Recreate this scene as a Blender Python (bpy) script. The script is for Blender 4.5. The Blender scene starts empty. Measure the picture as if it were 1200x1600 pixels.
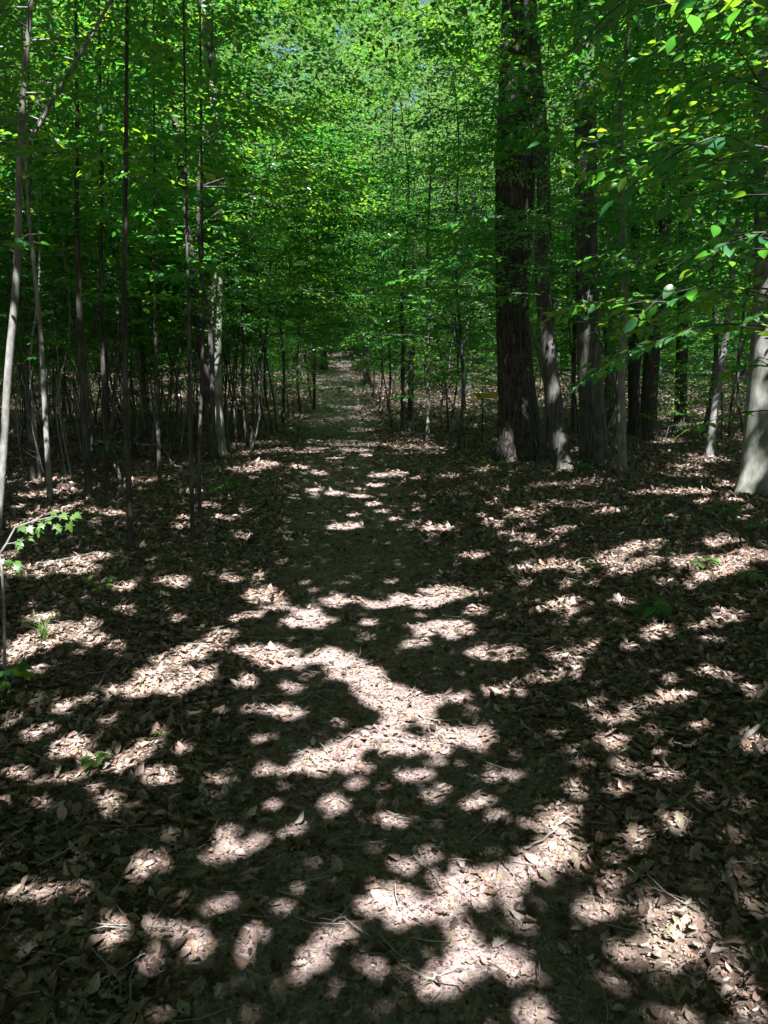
import bpy, math
import numpy as np
from mathutils import Vector

# ------------------------------------------------------------------ camera, world, sun, exposure
scene = bpy.context.scene
col = scene.collection
PITCH = math.radians(9.4)
FPX, CX, CY = 1202.0, 600.0, 800.0
EYE = np.array([0.0, 0.0, 1.6])
cam_d = bpy.data.cameras.new("camera")
cam_d.sensor_fit = 'VERTICAL'
cam_d.sensor_height = 24.0
cam_d.lens = 24.0 * FPX / 1600.0
cam_d.clip_start = 0.05
cam_d.clip_end = 500
cam = bpy.data.objects.new("camera", cam_d)
col.objects.link(cam)
cam.location = EYE
cam.rotation_euler = (math.pi / 2 - PITCH, 0, 0)
scene.camera = cam

SUN_EL, SUN_AZ = math.radians(53), math.radians(7)      # sun behind the camera
S = np.array([math.cos(SUN_EL) * math.sin(SUN_AZ), -math.cos(SUN_EL) * math.cos(SUN_AZ), math.sin(SUN_EL)])
world = bpy.data.worlds.new("World")
scene.world = world
world.use_nodes = True
wn = world.node_tree
bg = wn.nodes["Background"]
sky = wn.nodes.new("ShaderNodeTexSky")
sky.sky_type = 'NISHITA'
sky.sun_disc = False
sky.sun_elevation = SUN_EL
sky.sun_rotation = math.atan2(S[0], S[1])
wn.links.new(sky.outputs[0], bg.inputs[0])
bg.inputs[1].default_value = 0.05
sun_d = bpy.data.lights.new("sun", 'SUN')
sun_d.energy = 5.0
sun_d.angle = math.radians(0.53)
sun_d.color = (1.0, 0.965, 0.935)
sun = bpy.data.objects.new("sun", sun_d)
col.objects.link(sun)
sun.rotation_euler = Vector(S).to_track_quat('Z', 'Y').to_euler()
scene.view_settings.view_transform = 'Standard'
scene.view_settings.look = 'None'
scene.view_settings.exposure = 1.92
scene.view_settings.gamma = 1.0
scene.view_settings.use_curve_mapping = False
cy = scene.cycles
cy.max_bounces = 6
cy.diffuse_bounces = 2
cy.glossy_bounces = 2
cy.transmission_bounces = 4
cy.transparent_max_bounces = 4
cy.caustics_reflective = False
cy.caustics_refractive = False
cy.use_denoising = True

# ------------------------------------------------------------------ maths helpers
RIGHT = np.array([1.0, 0, 0])
FWD = np.array([0, math.cos(PITCH), -math.sin(PITCH)])
UP = np.array([0, math.sin(PITCH), math.cos(PITCH)])


def smooth(a, b, x):
    t = np.clip((x - a) / (b - a), 0, 1)
    return t * t * (3 - 2 * t)


def path_x(y):
    return 0.12 - 0.062 * y + 0.10 * np.sin(y * 0.23)


def path_hw(y):
    return 0.55 + 0.022 * np.clip(y, 0, 25)


_wr = np.random.default_rng(77)
_W = [(_wr.normal(size=2) * k, _wr.uniform(0, 6.28), a) for k, a in
      [(0.35, .05), (0.4, .05), (0.8, .03), (0.9, .03), (1.7, .016), (1.9, .016), (3.5, .008), (4.0, .008)]]


def ground(x, y):
    x = np.asarray(x, float)
    y = np.asarray(y, float)
    yy = np.clip(y, 0, None)
    z = 0.00172 * np.clip(yy - 15, 0, 45) ** 2 + 0.17 * np.clip(yy - 60, 0, None)
    n = 0
    for k, p, a in _W:
        n = n + a * np.sin(k[0] * x + k[1] * y + p)
    d = np.abs(x - path_x(y)) / path_hw(y)
    off = smooth(0.7, 2.4, d)
    return z + n * (0.35 + 0.65 * off) + 0.11 * off + 0.012 * np.clip(x - path_x(y) - 1.5, 0, 30)


def ray(px, py):
    d = FWD + (px - CX) / FPX * RIGHT + (CY - py) / FPX * UP
    return d


def at_depth(px, py, y):
    """the point seen at a pixel that stands y metres ahead"""
    d = ray(px, py)
    return EYE + d * (y / d[1])


def on_ground(px, py):
    d = ray(px, py)
    t = 0.5
    for i in range(4000):
        p = EYE + d * t
        if p[2] < ground(p[0], p[1]):
            break
        t += 0.02
    return EYE + d * t


def to_px(P):
    r = P - EYE
    f = r @ FWD
    return CX + FPX * (r @ RIGHT) / f, CY - FPX * (r @ UP) / f, f


def norm(v):
    return v / (np.linalg.norm(v, axis=-1, keepdims=True) + 1e-12)


# ------------------------------------------------------------------ mesh building
class MB:
    """collects vertices, faces (quads or triangles) and a per-vertex vector; builds ONE mesh"""

    def __init__(self):
        self.v, self.f, self.a, self.n = [], [], [], 0

    def add(self, v, f, a=None):
        v = np.asarray(v, float).reshape(-1, 3)
        f = np.asarray(f, int)
        self.v.append(v)
        self.f.append(f + self.n)
        self.a.append(np.zeros_like(v) if a is None else np.asarray(a, float).reshape(-1, 3))
        self.n += len(v)

    def mesh(self, name, mat, smooth_shade=True):
        me = bpy.data.meshes.new(name)
        V = np.concatenate(self.v).astype(np.float32)
        A = np.concatenate(self.a).astype(np.float32)
        sizes = np.concatenate([np.full(len(f), f.shape[1]) for f in self.f]).astype(np.int32)
        loops = np.concatenate([f.ravel() for f in self.f]).astype(np.int32)
        me.vertices.add(len(V))
        me.vertices.foreach_set("co", V.ravel())
        me.loops.add(len(loops))
        me.loops.foreach_set("vertex_index", loops)
        me.polygons.add(len(sizes))
        st = np.zeros(len(sizes), np.int32)
        st[1:] = np.cumsum(sizes)[:-1]
        me.polygons.foreach_set("loop_start", st)
        me.polygons.foreach_set("use_smooth", np.full(len(sizes), smooth_shade))
        at = me.attributes.new("leaf", 'FLOAT_VECTOR', 'POINT')
        at.data.foreach_set("vector", A.ravel())
        me.materials.append(mat)
        me.update(calc_edges=True)
        me.validate()
        return me

    def build(self, name, mat, parent=None, smooth_shade=True):
        return link(name, self.mesh(name, mat, smooth_shade), parent)

    # -- a tapering tube along a polyline
    def tube(self, pts, rad, sides=6, fn=None, cap=False, tone=0.0):
        P = np.asarray(pts, float)
        R = np.asarray(rad, float)
        T = norm(np.gradient(P, axis=0))
        ref = np.array([1.0, 0, 0]) if abs(T[0][0]) < 0.8 else np.array([0, 1.0, 0])
        B = norm(np.cross(T, ref))
        N = np.cross(B, T)
        ang = np.linspace(0, 2 * math.pi, sides, endpoint=False)
        r = R[:, None] * np.ones((1, sides))
        if fn is not None:
            r = fn(r, ang[None, :], P, T)
        V = P[:, None, :] + r[..., None] * (np.cos(ang)[None, :, None] * N[:, None, :] + np.sin(ang)[None, :, None] * B[:, None, :])
        n = len(P)
        i = np.arange(n - 1)[:, None] * sides
        j = np.arange(sides)[None, :]
        k = (j + 1) % sides
        F = np.stack([i + j, i + k, i + sides + k, i + sides + j], -1).reshape(-1, 4)
        self.add(V, F, np.full((n * sides, 3), tone))
        if cap:
            for e in (0, n - 1):
                ring = V[e]
                c = P[e]
                vv = np.vstack([ring, c])
                ff = np.array([[q, (q + 1) % sides, sides] if e else [(q + 1) % sides, q, sides] for q in range(sides)])
                self.add(vv, ff, np.full((sides + 1, 3), tone))

    # -- many leaves from one template
    def leaves(self, tmpl, pos, axis, nrm, size, tone):
        TV, TF = tmpl
        pos = np.asarray(pos, float)
        if not len(pos):
            return
        Y = norm(np.asarray(axis, float))
        Z = np.asarray(nrm, float)
        Z = norm(Z - (Z * Y).sum(1, keepdims=True) * Y)
        X = np.cross(Y, Z)
        R = np.stack([X, Y, Z], 1)
        size = np.asarray(size, float)
        V = pos[:, None, :] + size[:, None, None] * np.einsum('ij,njk->nik', TV, R)
        n, m = len(pos), len(TV)
        F = (TF[None] + (np.arange(n) * m)[:, None, None]).reshape(-1, TF.shape[1])
        A = np.empty((n, m, 3))
        A[:, :, 0] = TV[None, :, 0]
        A[:, :, 1] = TV[None, :, 1]
        A[:, :, 2] = np.asarray(tone)[:, None]
        self.add(V.reshape(-1, 3), F, A.reshape(-1, 3))


def link(name, data, parent=None):
    o = bpy.data.objects.new(name, data)
    col.objects.link(o)
    if parent:
        o.parent = parent
    return o


def tag(o, label=None, cat=None, group=None, kind=None):
    if label:
        o['label'] = label
    if cat:
        o['category'] = cat
    if group:
        o['group'] = group
    if kind:
        o['kind'] = kind
    return o


def thing(name, loc, label, cat, group=None, rz=0.0, sc=1.0):
    o = bpy.data.objects.new(name, None)
    col.objects.link(o)
    o.location = loc
    o.rotation_euler = (0, 0, rz)
    o.scale = (sc, sc, sc)
    o.empty_display_size = 0.2
    return tag(o, label, cat, group)


def dup(root, loc, rz, sc, label, group):
    r = root.copy()
    col.objects.link(r)
    r.location = loc
    r.rotation_euler = (0, 0, rz)
    r.scale = (sc, sc, sc)
    r['label'] = label
    r['group'] = group
    for ch in root.children:
        c = ch.copy()
        col.objects.link(c)
        c.parent = r
    return r


# leaf templates: base at origin, tip along +Y, length 1
def strip_template(ts, ws, fold=0.25, droop=0.12, curl=0.0, wob=0.0):
    V, F = [], []
    for i, (t, w) in enumerate(zip(ts, ws)):
        zc = -droop * t * t
        zz = fold * w + curl * w * w * 3
        s = wob * math.sin(i * 2.3)
        V += [[-w, t + (0.0), zc + zz + s], [0, t, zc], [w, t, zc + zz - s]]
    for i in range(len(ts) - 1):
        a = 3 * i
        F += [[a, a + 1, a + 4, a + 3], [a + 1, a + 2, a + 5, a + 4]]
    return np.array(V, float), np.array(F, int)


T_SIMPLE = (np.array([[0, 0, 0], [.24, .28, .07], [.22, .68, .05], [0, 1, -.08], [-.22, .68, .05], [-.24, .28, .07]], float),
            np.array([[0, 1, 2, 3], [0, 3, 4, 5]]))
T_NEAR = strip_template([0, .04, .12, .25, .4, .55, .7, .83, .93, 1.0],
                        [.006, .07, .18, .265, .30, .285, .225, .14, .06, .004], .22, .18)
T_OVATE = strip_template([0, .1, .3, .55, .8, 1], [.01, .13, .27, .27, .14, .01], .3, .2, .3, .02)
T_CURL = strip_template([0, .1, .3, .55, .8, 1], [.01, .12, .25, .26, .13, .01], .32, -.22, .4, .03)
T_OAK = strip_template([0, .12, .22, .32, .42, .54, .64, .76, .86, 1.0],
                       [.015, .10, .22, .11, .30, .15, .34, .16, .20, .03], .2, .15, .25, .025)
T_OAKCURL = strip_template([0, .12, .22, .32, .42, .54, .64, .76, .86, 1.0],
                           [.015, .10, .22, .12, .28, .15, .30, .15, .18, .03], .3, -.2, .3, .04)
T_BIT = (np.array([[-.3, 0, 0], [.3, .1, .05], [.2, .8, .1], [-.25, 1, 0]], float), np.array([[0, 1, 2, 3]]))


def maple_template():
    ang = [-90, -55, -20, -8, 12, 30, 50, 62, 78, 90, 102, 118, 130, 150, 168, 188, 200, 235]
    rad = [.08, .42, .30, .55, .36, .80, .44, .52, .74, 1.0, .74, .52, .44, .80, .36, .55, .30, .42]
    V = [[0, .38, 0.05]]
    for a, r in zip(ang, rad):
        V.append([.62 * r * math.cos(math.radians(a)), .38 + .62 * r * math.sin(math.radians(a)), -.10 * r * r])
    n = len(ang)
    F = [[0, 1 + i, 1 + (i + 1) % n] for i in range(n)]
    return np.array(V, float), np.array(F, int)


T_MAPLE = maple_template()


# ------------------------------------------------------------------ materials
def new_mat(name):
    m = bpy.data.materials.new(name)
    m.use_nodes = True
    nt = m.node_tree
    nt.nodes.clear()
    out = nt.nodes.new("ShaderNodeOutputMaterial")
    return m, nt, out


def ramp(nt, stops, interp='LINEAR'):
    r = nt.nodes.new("ShaderNodeValToRGB")
    r.color_ramp.interpolation = interp
    e = r.color_ramp.elements
    while len(e) < len(stops):
        e.new(0.5)
    for el, (p, c) in zip(e, stops):
        el.position = p
        el.color = (*c, 1)
    return r


def leaf_mat(name, refl, trans, tfac=0.5, gloss=0.05, veins=False):
    m, nt, out = new_mat(name)
    L = nt.links.new
    at = nt.nodes.new("ShaderNodeAttribute")
    at.attribute_name = "leaf"
    sp = nt.nodes.new("ShaderNodeSeparateXYZ")
    L(at.outputs['Vector'], sp.inputs[0])
    oi = nt.nodes.new("ShaderNodeObjectInfo")
    mx = nt.nodes.new("ShaderNodeMath")
    mx.operation = 'MULTIPLY_ADD'
    L(oi.outputs['Random'], mx.inputs[0])
    mx.inputs[1].default_value = 0.35
    ad = nt.nodes.new("ShaderNodeMath")
    ad.operation = 'MULTIPLY'
    L(sp.outputs[2], ad.inputs[0])
    ad.inputs[1].default_value = 0.65
    L(ad.outputs[0], mx.inputs[2])
    r1, r2 = ramp(nt, refl), ramp(nt, trans)
    L(mx.outputs[0], r1.inputs[0])
    L(mx.outputs[0], r2.inputs[0])
    c1 = r1.outputs[0]
    c2 = r2.outputs[0]
    if veins:
        # pinnate side veins: bands along ly + |lx|
        ab = nt.nodes.new("ShaderNodeMath")
        ab.operation = 'ABSOLUTE'
        L(sp.outputs[0], ab.inputs[0])
        mu = nt.nodes.new("ShaderNodeMath")
        mu.operation = 'MULTIPLY_ADD'
        L(ab.outputs[0], mu.inputs[0])
        mu.inputs[1].default_value = -0.9
        L(sp.outputs[1], mu.inputs[2])
        sn = nt.nodes.new("ShaderNodeMath")
        sn.operation = 'MULTIPLY'
        L(mu.outputs[0], sn.inputs[0])
        sn.inputs[1].default_value = 58
        s2 = nt.nodes.new("ShaderNodeMath")
        s2.operation = 'SINE'
        L(sn.outputs[0], s2.inputs[0])
        vr = ramp(nt, [(0.0, (1, 1, 1)), (0.85, (1, 1, 1)), (1.0, (.6, .68, .5))])
        L(s2.outputs[0], vr.inputs[0])
        ml = nt.nodes.new("ShaderNodeMixRGB")
        ml.blend_type = 'MULTIPLY'
        ml.inputs[0].default_value = 0.8
        L(c2, ml.inputs[1])
        L(vr.outputs[0], ml.inputs[2])
        c2 = ml.outputs[0]
    d = nt.nodes.new("ShaderNodeBsdfDiffuse")
    t = nt.nodes.new("ShaderNodeBsdfTranslucent")
    L(c1, d.inputs[0])
    L(c2, t.inputs[0])
    ms = nt.nodes.new("ShaderNodeMixShader")
    ms.inputs[0].default_value = tfac
    L(d.outputs[0], ms.inputs[1])
    L(t.outputs[0], ms.inputs[2])
    g = nt.nodes.new("ShaderNodeBsdfGlossy")
    g.inputs['Roughness'].default_value = 0.33
    g.inputs[0].default_value = (.9, .95, 1, 1)
    m2 = nt.nodes.new("ShaderNodeMixShader")
    m2.inputs[0].default_value = gloss
    L(ms.outputs[0], m2.inputs[1])
    L(g.outputs[0], m2.inputs[2])
    L(m2.outputs[0], out.inputs[0])
    return m


GREEN_R = [(0, (.022, .120, .062)), (.5, (.045, .185, .058)), (1, (.12, .27, .035))]
GREEN_T = [(0, (.05, .40, .07)), (.5, (.17, .58, .045)), (1, (.58, .84, .03))]
M_LEAF = leaf_mat("green_leaf", GREEN_R, GREEN_T)
M_LEAF_FAR = leaf_mat("far_green_leaf", [(0, (.035, .14, .045)), (1, (.16, .32, .04))], [(0, (.10, .48, .04)), (1, (.60, .85, .05))], 0.5, 0.01)
M_LEAF_NEAR = leaf_mat("near_green_leaf", GREEN_R, GREEN_T, 0.5, 0.06, veins=True)
M_LEAF_BRIGHT = leaf_mat("young_leaf", [(0, (.09, .20, .05)), (1, (.18, .31, .08))], [(0, (.18, .42, .07)), (1, (.34, .56, .08))])
M_CANOPY = leaf_mat("canopy_leaf", [(0, (.045, .10, .035)), (1, (.085, .17, .04))], [(0, (.12, .27, .04)), (1, (.26, .40, .06))], 0.17, 0.0)


def bark_mat(name, dark, mid, light, zs=0.18, scale=14, bump=0.5, patch=0.5, fissure=False):
    m, nt, out = new_mat(name)
    L = nt.links.new
    tc = nt.nodes.new("ShaderNodeTexCoord")
    mp = nt.nodes.new("ShaderNodeMapping")
    mp.inputs['Scale'].default_value = (1, 1, zs)
    L(tc.outputs['Object'], mp.inputs[0])
    n1 = nt.nodes.new("ShaderNodeTexNoise")
    n1.inputs['Scale'].default_value = scale
    n1.inputs['Detail'].default_value = 8
    n1.inputs['Roughness'].default_value = 0.65
    L(mp.outputs[0], n1.inputs[0])
    n2 = nt.nodes.new("ShaderNodeTexNoise")
    n2.inputs['Scale'].default_value = 3.2
    n2.inputs['Detail'].default_value = 5
    L(tc.outputs['Object'], n2.inputs[0])
    r1 = ramp(nt, [(.3, dark), (.5, mid), (.72, light)])
    L(n1.outputs[0], r1.inputs[0])
    r2 = ramp(nt, [(.38, (.42, .46, .38)), (.62, (1, 1, 1))])
    L(n2.outputs[0], r2.inputs[0])
    ml = nt.nodes.new("ShaderNodeMixRGB")
    ml.blend_type = 'MULTIPLY'
    ml.inputs[0].default_value = patch
    L(r1.outputs[0], ml.inputs[1])
    L(r2.outputs[0], ml.inputs[2])
    h = n1.outputs[0]
    cl = ml.outputs[0]
    if fissure:
        vo = nt.nodes.new("ShaderNodeTexVoronoi")
        vo.feature = 'DISTANCE_TO_EDGE'
        vo.inputs['Scale'].default_value = 22
        dm = nt.nodes.new("ShaderNodeMixRGB")
        dm.inputs[0].default_value = 0.06
        L(mp.outputs[0], dm.inputs[1])
        L(n1.outputs[1], dm.inputs[2])
        L(dm.outputs[0], vo.inputs[0])
        vr = ramp(nt, [(0, (.18, .16, .14)), (.16, (1, 1, 1))])
        L(vo.outputs[0], vr.inputs[0])
        mm = nt.nodes.new("ShaderNodeMixRGB")
        mm.blend_type = 'MULTIPLY'
        mm.inputs[0].default_value = 0.65
        L(cl, mm.inputs[1])
        L(vr.outputs[0], mm.inputs[2])
        cl = mm.outputs[0]
        hm = nt.nodes.new("ShaderNodeMixRGB")
        hm.inputs[0].default_value = 0.6
        L(n1.outputs[0], hm.inputs[1])
        L(vr.outputs[0], hm.inputs[2])
        h = hm.outputs[0]
    b = nt.nodes.new("ShaderNodeBump")
    b.inputs['Strength'].default_value = bump
    b.inputs['Distance'].default_value = 0.03
    L(h, b.inputs['Height'])
    p = nt.nodes.new("ShaderNodeBsdfPrincipled")
    p.inputs['Roughness'].default_value = 0.9
    p.inputs['Specular IOR Level'].default_value = 0.2
    L(cl, p.inputs['Base Color'])
    L(b.outputs[0], p.inputs['Normal'])
    L(p.outputs[0], out.inputs[0])
    return m


M_OAK = bark_mat("furrowed_bark", (.03, .026, .023), (.09, .08, .074), (.23, .215, .205), 0.16, 20, 0.9, .5, True)
M_BEECH = bark_mat("smooth_grey_bark", (.13, .135, .118), (.28, .285, .27), (.48, .48, .47), 0.5, 7, 0.25, .85)
M_GREY = bark_mat("grey_bark", (.035, .034, .032), (.10, .098, .094), (.23, .228, .226), 0.13, 26, 0.6, .5)
M_MAPLE = bark_mat("pale_sapling_bark", (.11, .11, .105), (.23, .23, .225), (.42, .42, .42), 0.4, 16, 0.25, .35)
M_DARK = bark_mat("dark_bark", (.028, .026, .024), (.065, .061, .057), (.15, .146, .14), 0.15, 24, 0.6, .5)
M_STEM = bark_mat("grey_sapling_bark", (.035, .033, .031), (.08, .077, .073), (.20, .20, .20), 0.3, 14, 0.3, .5)
M_TWIG = bark_mat("dead_twig_bark", (.16, .145, .13), (.33, .31, .29), (.48, .46, .45), 0.5, 20, 0.3, .4)


def litter_mat(name):
    m, nt, out = new_mat(name)
    L = nt.links.new
    at = nt.nodes.new("ShaderNodeAttribute")
    at.attribute_name = "leaf"
    sp = nt.nodes.new("ShaderNodeSeparateXYZ")
    L(at.outputs['Vector'], sp.inputs[0])
    r = ramp(nt, [(0, (.06, .044, .038)), (.16, (.13, .094, .08)), (.34, (.23, .187, .14)), (.5, (.41, .325, .30)),
                  (.64, (.34, .215, .155)), (.78, (.52, .41, .395)), (.9, (.24, .235, .15)), (1, (.62, .54, .52))])
    L(sp.outputs[2], r.inputs[0])
    geo = nt.nodes.new("ShaderNodeNewGeometry")
    n = nt.nodes.new("ShaderNodeTexNoise")
    n.inputs['Scale'].default_value = 70
    n.inputs['Detail'].default_value = 4
    L(geo.outputs['Position'], n.inputs[0])
    nr = ramp(nt, [(.3, (.62, .58, .55)), (.62, (1.08, 1.06, 1.05))])
    L(n.outputs[0], nr.inputs[0])
    ml = nt.nodes.new("ShaderNodeMixRGB")
    ml.blend_type = 'MULTIPLY'
    ml.inputs[0].default_value = 0.8
    L(r.outputs[0], ml.inputs[1])
    L(nr.outputs[0], ml.inputs[2])
    ab = nt.nodes.new("ShaderNodeMath")
    ab.operation = 'ABSOLUTE'
    L(sp.outputs[0], ab.inputs[0])
    vr = ramp(nt, [(0, (.62, .6, .56)), (.03, (1, 1, 1))])
    L(ab.outputs[0], vr.inputs[0])
    m2 = nt.nodes.new("ShaderNodeMixRGB")
    m2.blend_type = 'MULTIPLY'
    m2.inputs[0].default_value = 0.7
    L(ml.outputs[0], m2.inputs[1])
    L(vr.outputs[0], m2.inputs[2])
    d = nt.nodes.new("ShaderNodeBsdfPrincipled")
    d.inputs['Roughness'].default_value = 0.75
    d.inputs['Specular IOR Level'].default_value = 0.25
    L(m2.outputs[0], d.inputs['Base Color'])
    t = nt.nodes.new("ShaderNodeBsdfTranslucent")
    L(m2.outputs[0], t.inputs[0])
    ms = nt.nodes.new("ShaderNodeMixShader")
    ms.inputs[0].default_value = 0.12
    L(d.outputs[0], ms.inputs[1])
    L(t.outputs[0], ms.inputs[2])
    L(ms.outputs[0], out.inputs[0])
    return m


M_LITTER = litter_mat("dead_leaf")


def ground_mat():
    m, nt, out = new_mat("forest_soil")
    L = nt.links.new
    geo = nt.nodes.new("ShaderNodeNewGeometry")
    at = nt.nodes.new("ShaderNodeAttribute")
    at.attribute_name = "leaf"
    sp = nt.nodes.new("ShaderNodeSeparateXYZ")
    L(at.outputs['Vector'], sp.inputs[0])
    v = nt.nodes.new("ShaderNodeTexVoronoi")
    v.inputs['Scale'].default_value = 17
    v.inputs['Randomness'].default_value = 1
    L(geo.outputs['Position'], v.inputs[0])
    sv = nt.nodes.new("ShaderNodeSeparateColor")
    L(v.outputs['Color'], sv.inputs[0])
    lit = ramp(nt, [(0, (.07, .05, .04)), (.3, (.17, .125, .10)), (.6, (.29, .225, .185)), (1, (.42, .345, .30))])
    L(sv.outputs[0], lit.inputs[0])
    n = nt.nodes.new("ShaderNodeTexNoise")
    n.inputs['Scale'].default_value = 55
    n.inputs['Detail'].default_value = 8
    n.inputs['Roughness'].default_value = .7
    L(geo.outputs['Position'], n.inputs[0])
    n3 = nt.nodes.new("ShaderNodeTexNoise")
    n3.inputs['Scale'].default_value = 3
    n3.inputs['Detail'].default_value = 5
    L(geo.outputs['Position'], n3.inputs[0])
    soil = ramp(nt, [(.3, (.14, .108, .10)), (.5, (.36, .285, .275)), (.7, (.62, .515, .505))])
    L(n.outputs[0], soil.inputs[0])
    big = ramp(nt, [(.35, (.7, .68, .66)), (.65, (1.05, 1.03, 1.02))])
    L(n3.outputs[0], big.inputs[0])
    so = nt.nodes.new("ShaderNodeMixRGB")
    so.blend_type = 'MULTIPLY'
    so.inputs[0].default_value = .8
    L(soil.outputs[0], so.inputs[1])
    L(big.outputs[0], so.inputs[2])
    mx = nt.nodes.new("ShaderNodeMixRGB")
    L(sp.outputs[0], mx.inputs[0])
    L(lit.outputs[0], mx.inputs[1])
    L(so.outputs[0], mx.inputs[2])
    b = nt.nodes.new("ShaderNodeBump")
    b.inputs['Strength'].default_value = 0.8
    b.inputs['Distance'].default_value = 0.015
    L(n.outputs[0], b.inputs['Height'])
    b2 = nt.nodes.new("ShaderNodeBump")
    b2.inputs['Strength'].default_value = 0.5
    b2.inputs['Distance'].default_value = 0.03
    L(v.outputs['Distance'], b2.inputs['Height'])
    L(b.outputs[0], b2.inputs['Normal'])
    p = nt.nodes.new("ShaderNodeBsdfPrincipled")
    p.inputs['Roughness'].default_value = 0.95
    p.inputs['Specular IOR Level'].default_value = 0.15
    L(mx.outputs[0], p.inputs['Base Color'])
    L(b2.outputs[0], p.inputs['Normal'])
    L(p.outputs[0], out.inputs[0])
    return m


def plain_mat(name, c, rough=0.6, nscale=30, amt=.35):
    m, nt, out = new_mat(name)
    L = nt.links.new
    tc = nt.nodes.new("ShaderNodeTexCoord")
    n = nt.nodes.new("ShaderNodeTexNoise")
    n.inputs['Scale'].default_value = nscale
    n.inputs['Detail'].default_value = 6
    L(tc.outputs['Object'], n.inputs[0])
    lo = tuple(x * (1 - amt) for x in c)
    r = ramp(nt, [(.35, lo), (.65, c)])
    L(n.outputs[0], r.inputs[0])
    p = nt.nodes.new("ShaderNodeBsdfPrincipled")
    p.inputs['Roughness'].default_value = rough
    L(r.outputs[0], p.inputs['Base Color'])
    L(p.outputs[0], out.inputs[0])
    return m


# ------------------------------------------------------------------ ground
def axis_steps(lo, hi, fine_lo, fine_hi, fine, grow=1.12, cap=3.0):
    a = list(np.arange(fine_lo, fine_hi, fine))
    s, x = fine, a[-1]
    while x < hi:
        s = min(s * grow, cap)
        x += s
        a.append(x)
    s, x = fine, fine_lo
    while x > lo:
        s = min(s * grow, cap)
        x -= s
        a.insert(0, x)
    return np.array(a)


gx = axis_steps(-170, 170, -7, 7, 0.09, 1.08)
gy = axis_steps(-60, 190, 0.5, 14, 0.09, 1.06)
GX, GY = np.meshgrid(gx, gy)
GZ = ground(GX, GY)
nx, ny = len(gx), len(gy)
idx = np.arange(nx * ny).reshape(ny, nx)
pm = 1 - smooth(0.75, 1.35, np.abs(GX - path_x(GY)) / path_hw(GY) + 0.18 * np.sin(GX * 5 + 2 * np.sin(GY * 3)) * np.sin(GY * 4.3))
gmb = MB()
gmb.add(np.stack([GX, GY, GZ], -1).reshape(-1, 3),
        np.stack([idx[:-1, :-1], idx[:-1, 1:], idx[1:, 1:], idx[1:, :-1]], -1).reshape(-1, 4),
        np.stack([pm, pm * 0, pm * 0], -1).reshape(-1, 3))
gnd = tag(gmb.build("ground", ground_mat()), kind="structure")

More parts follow.
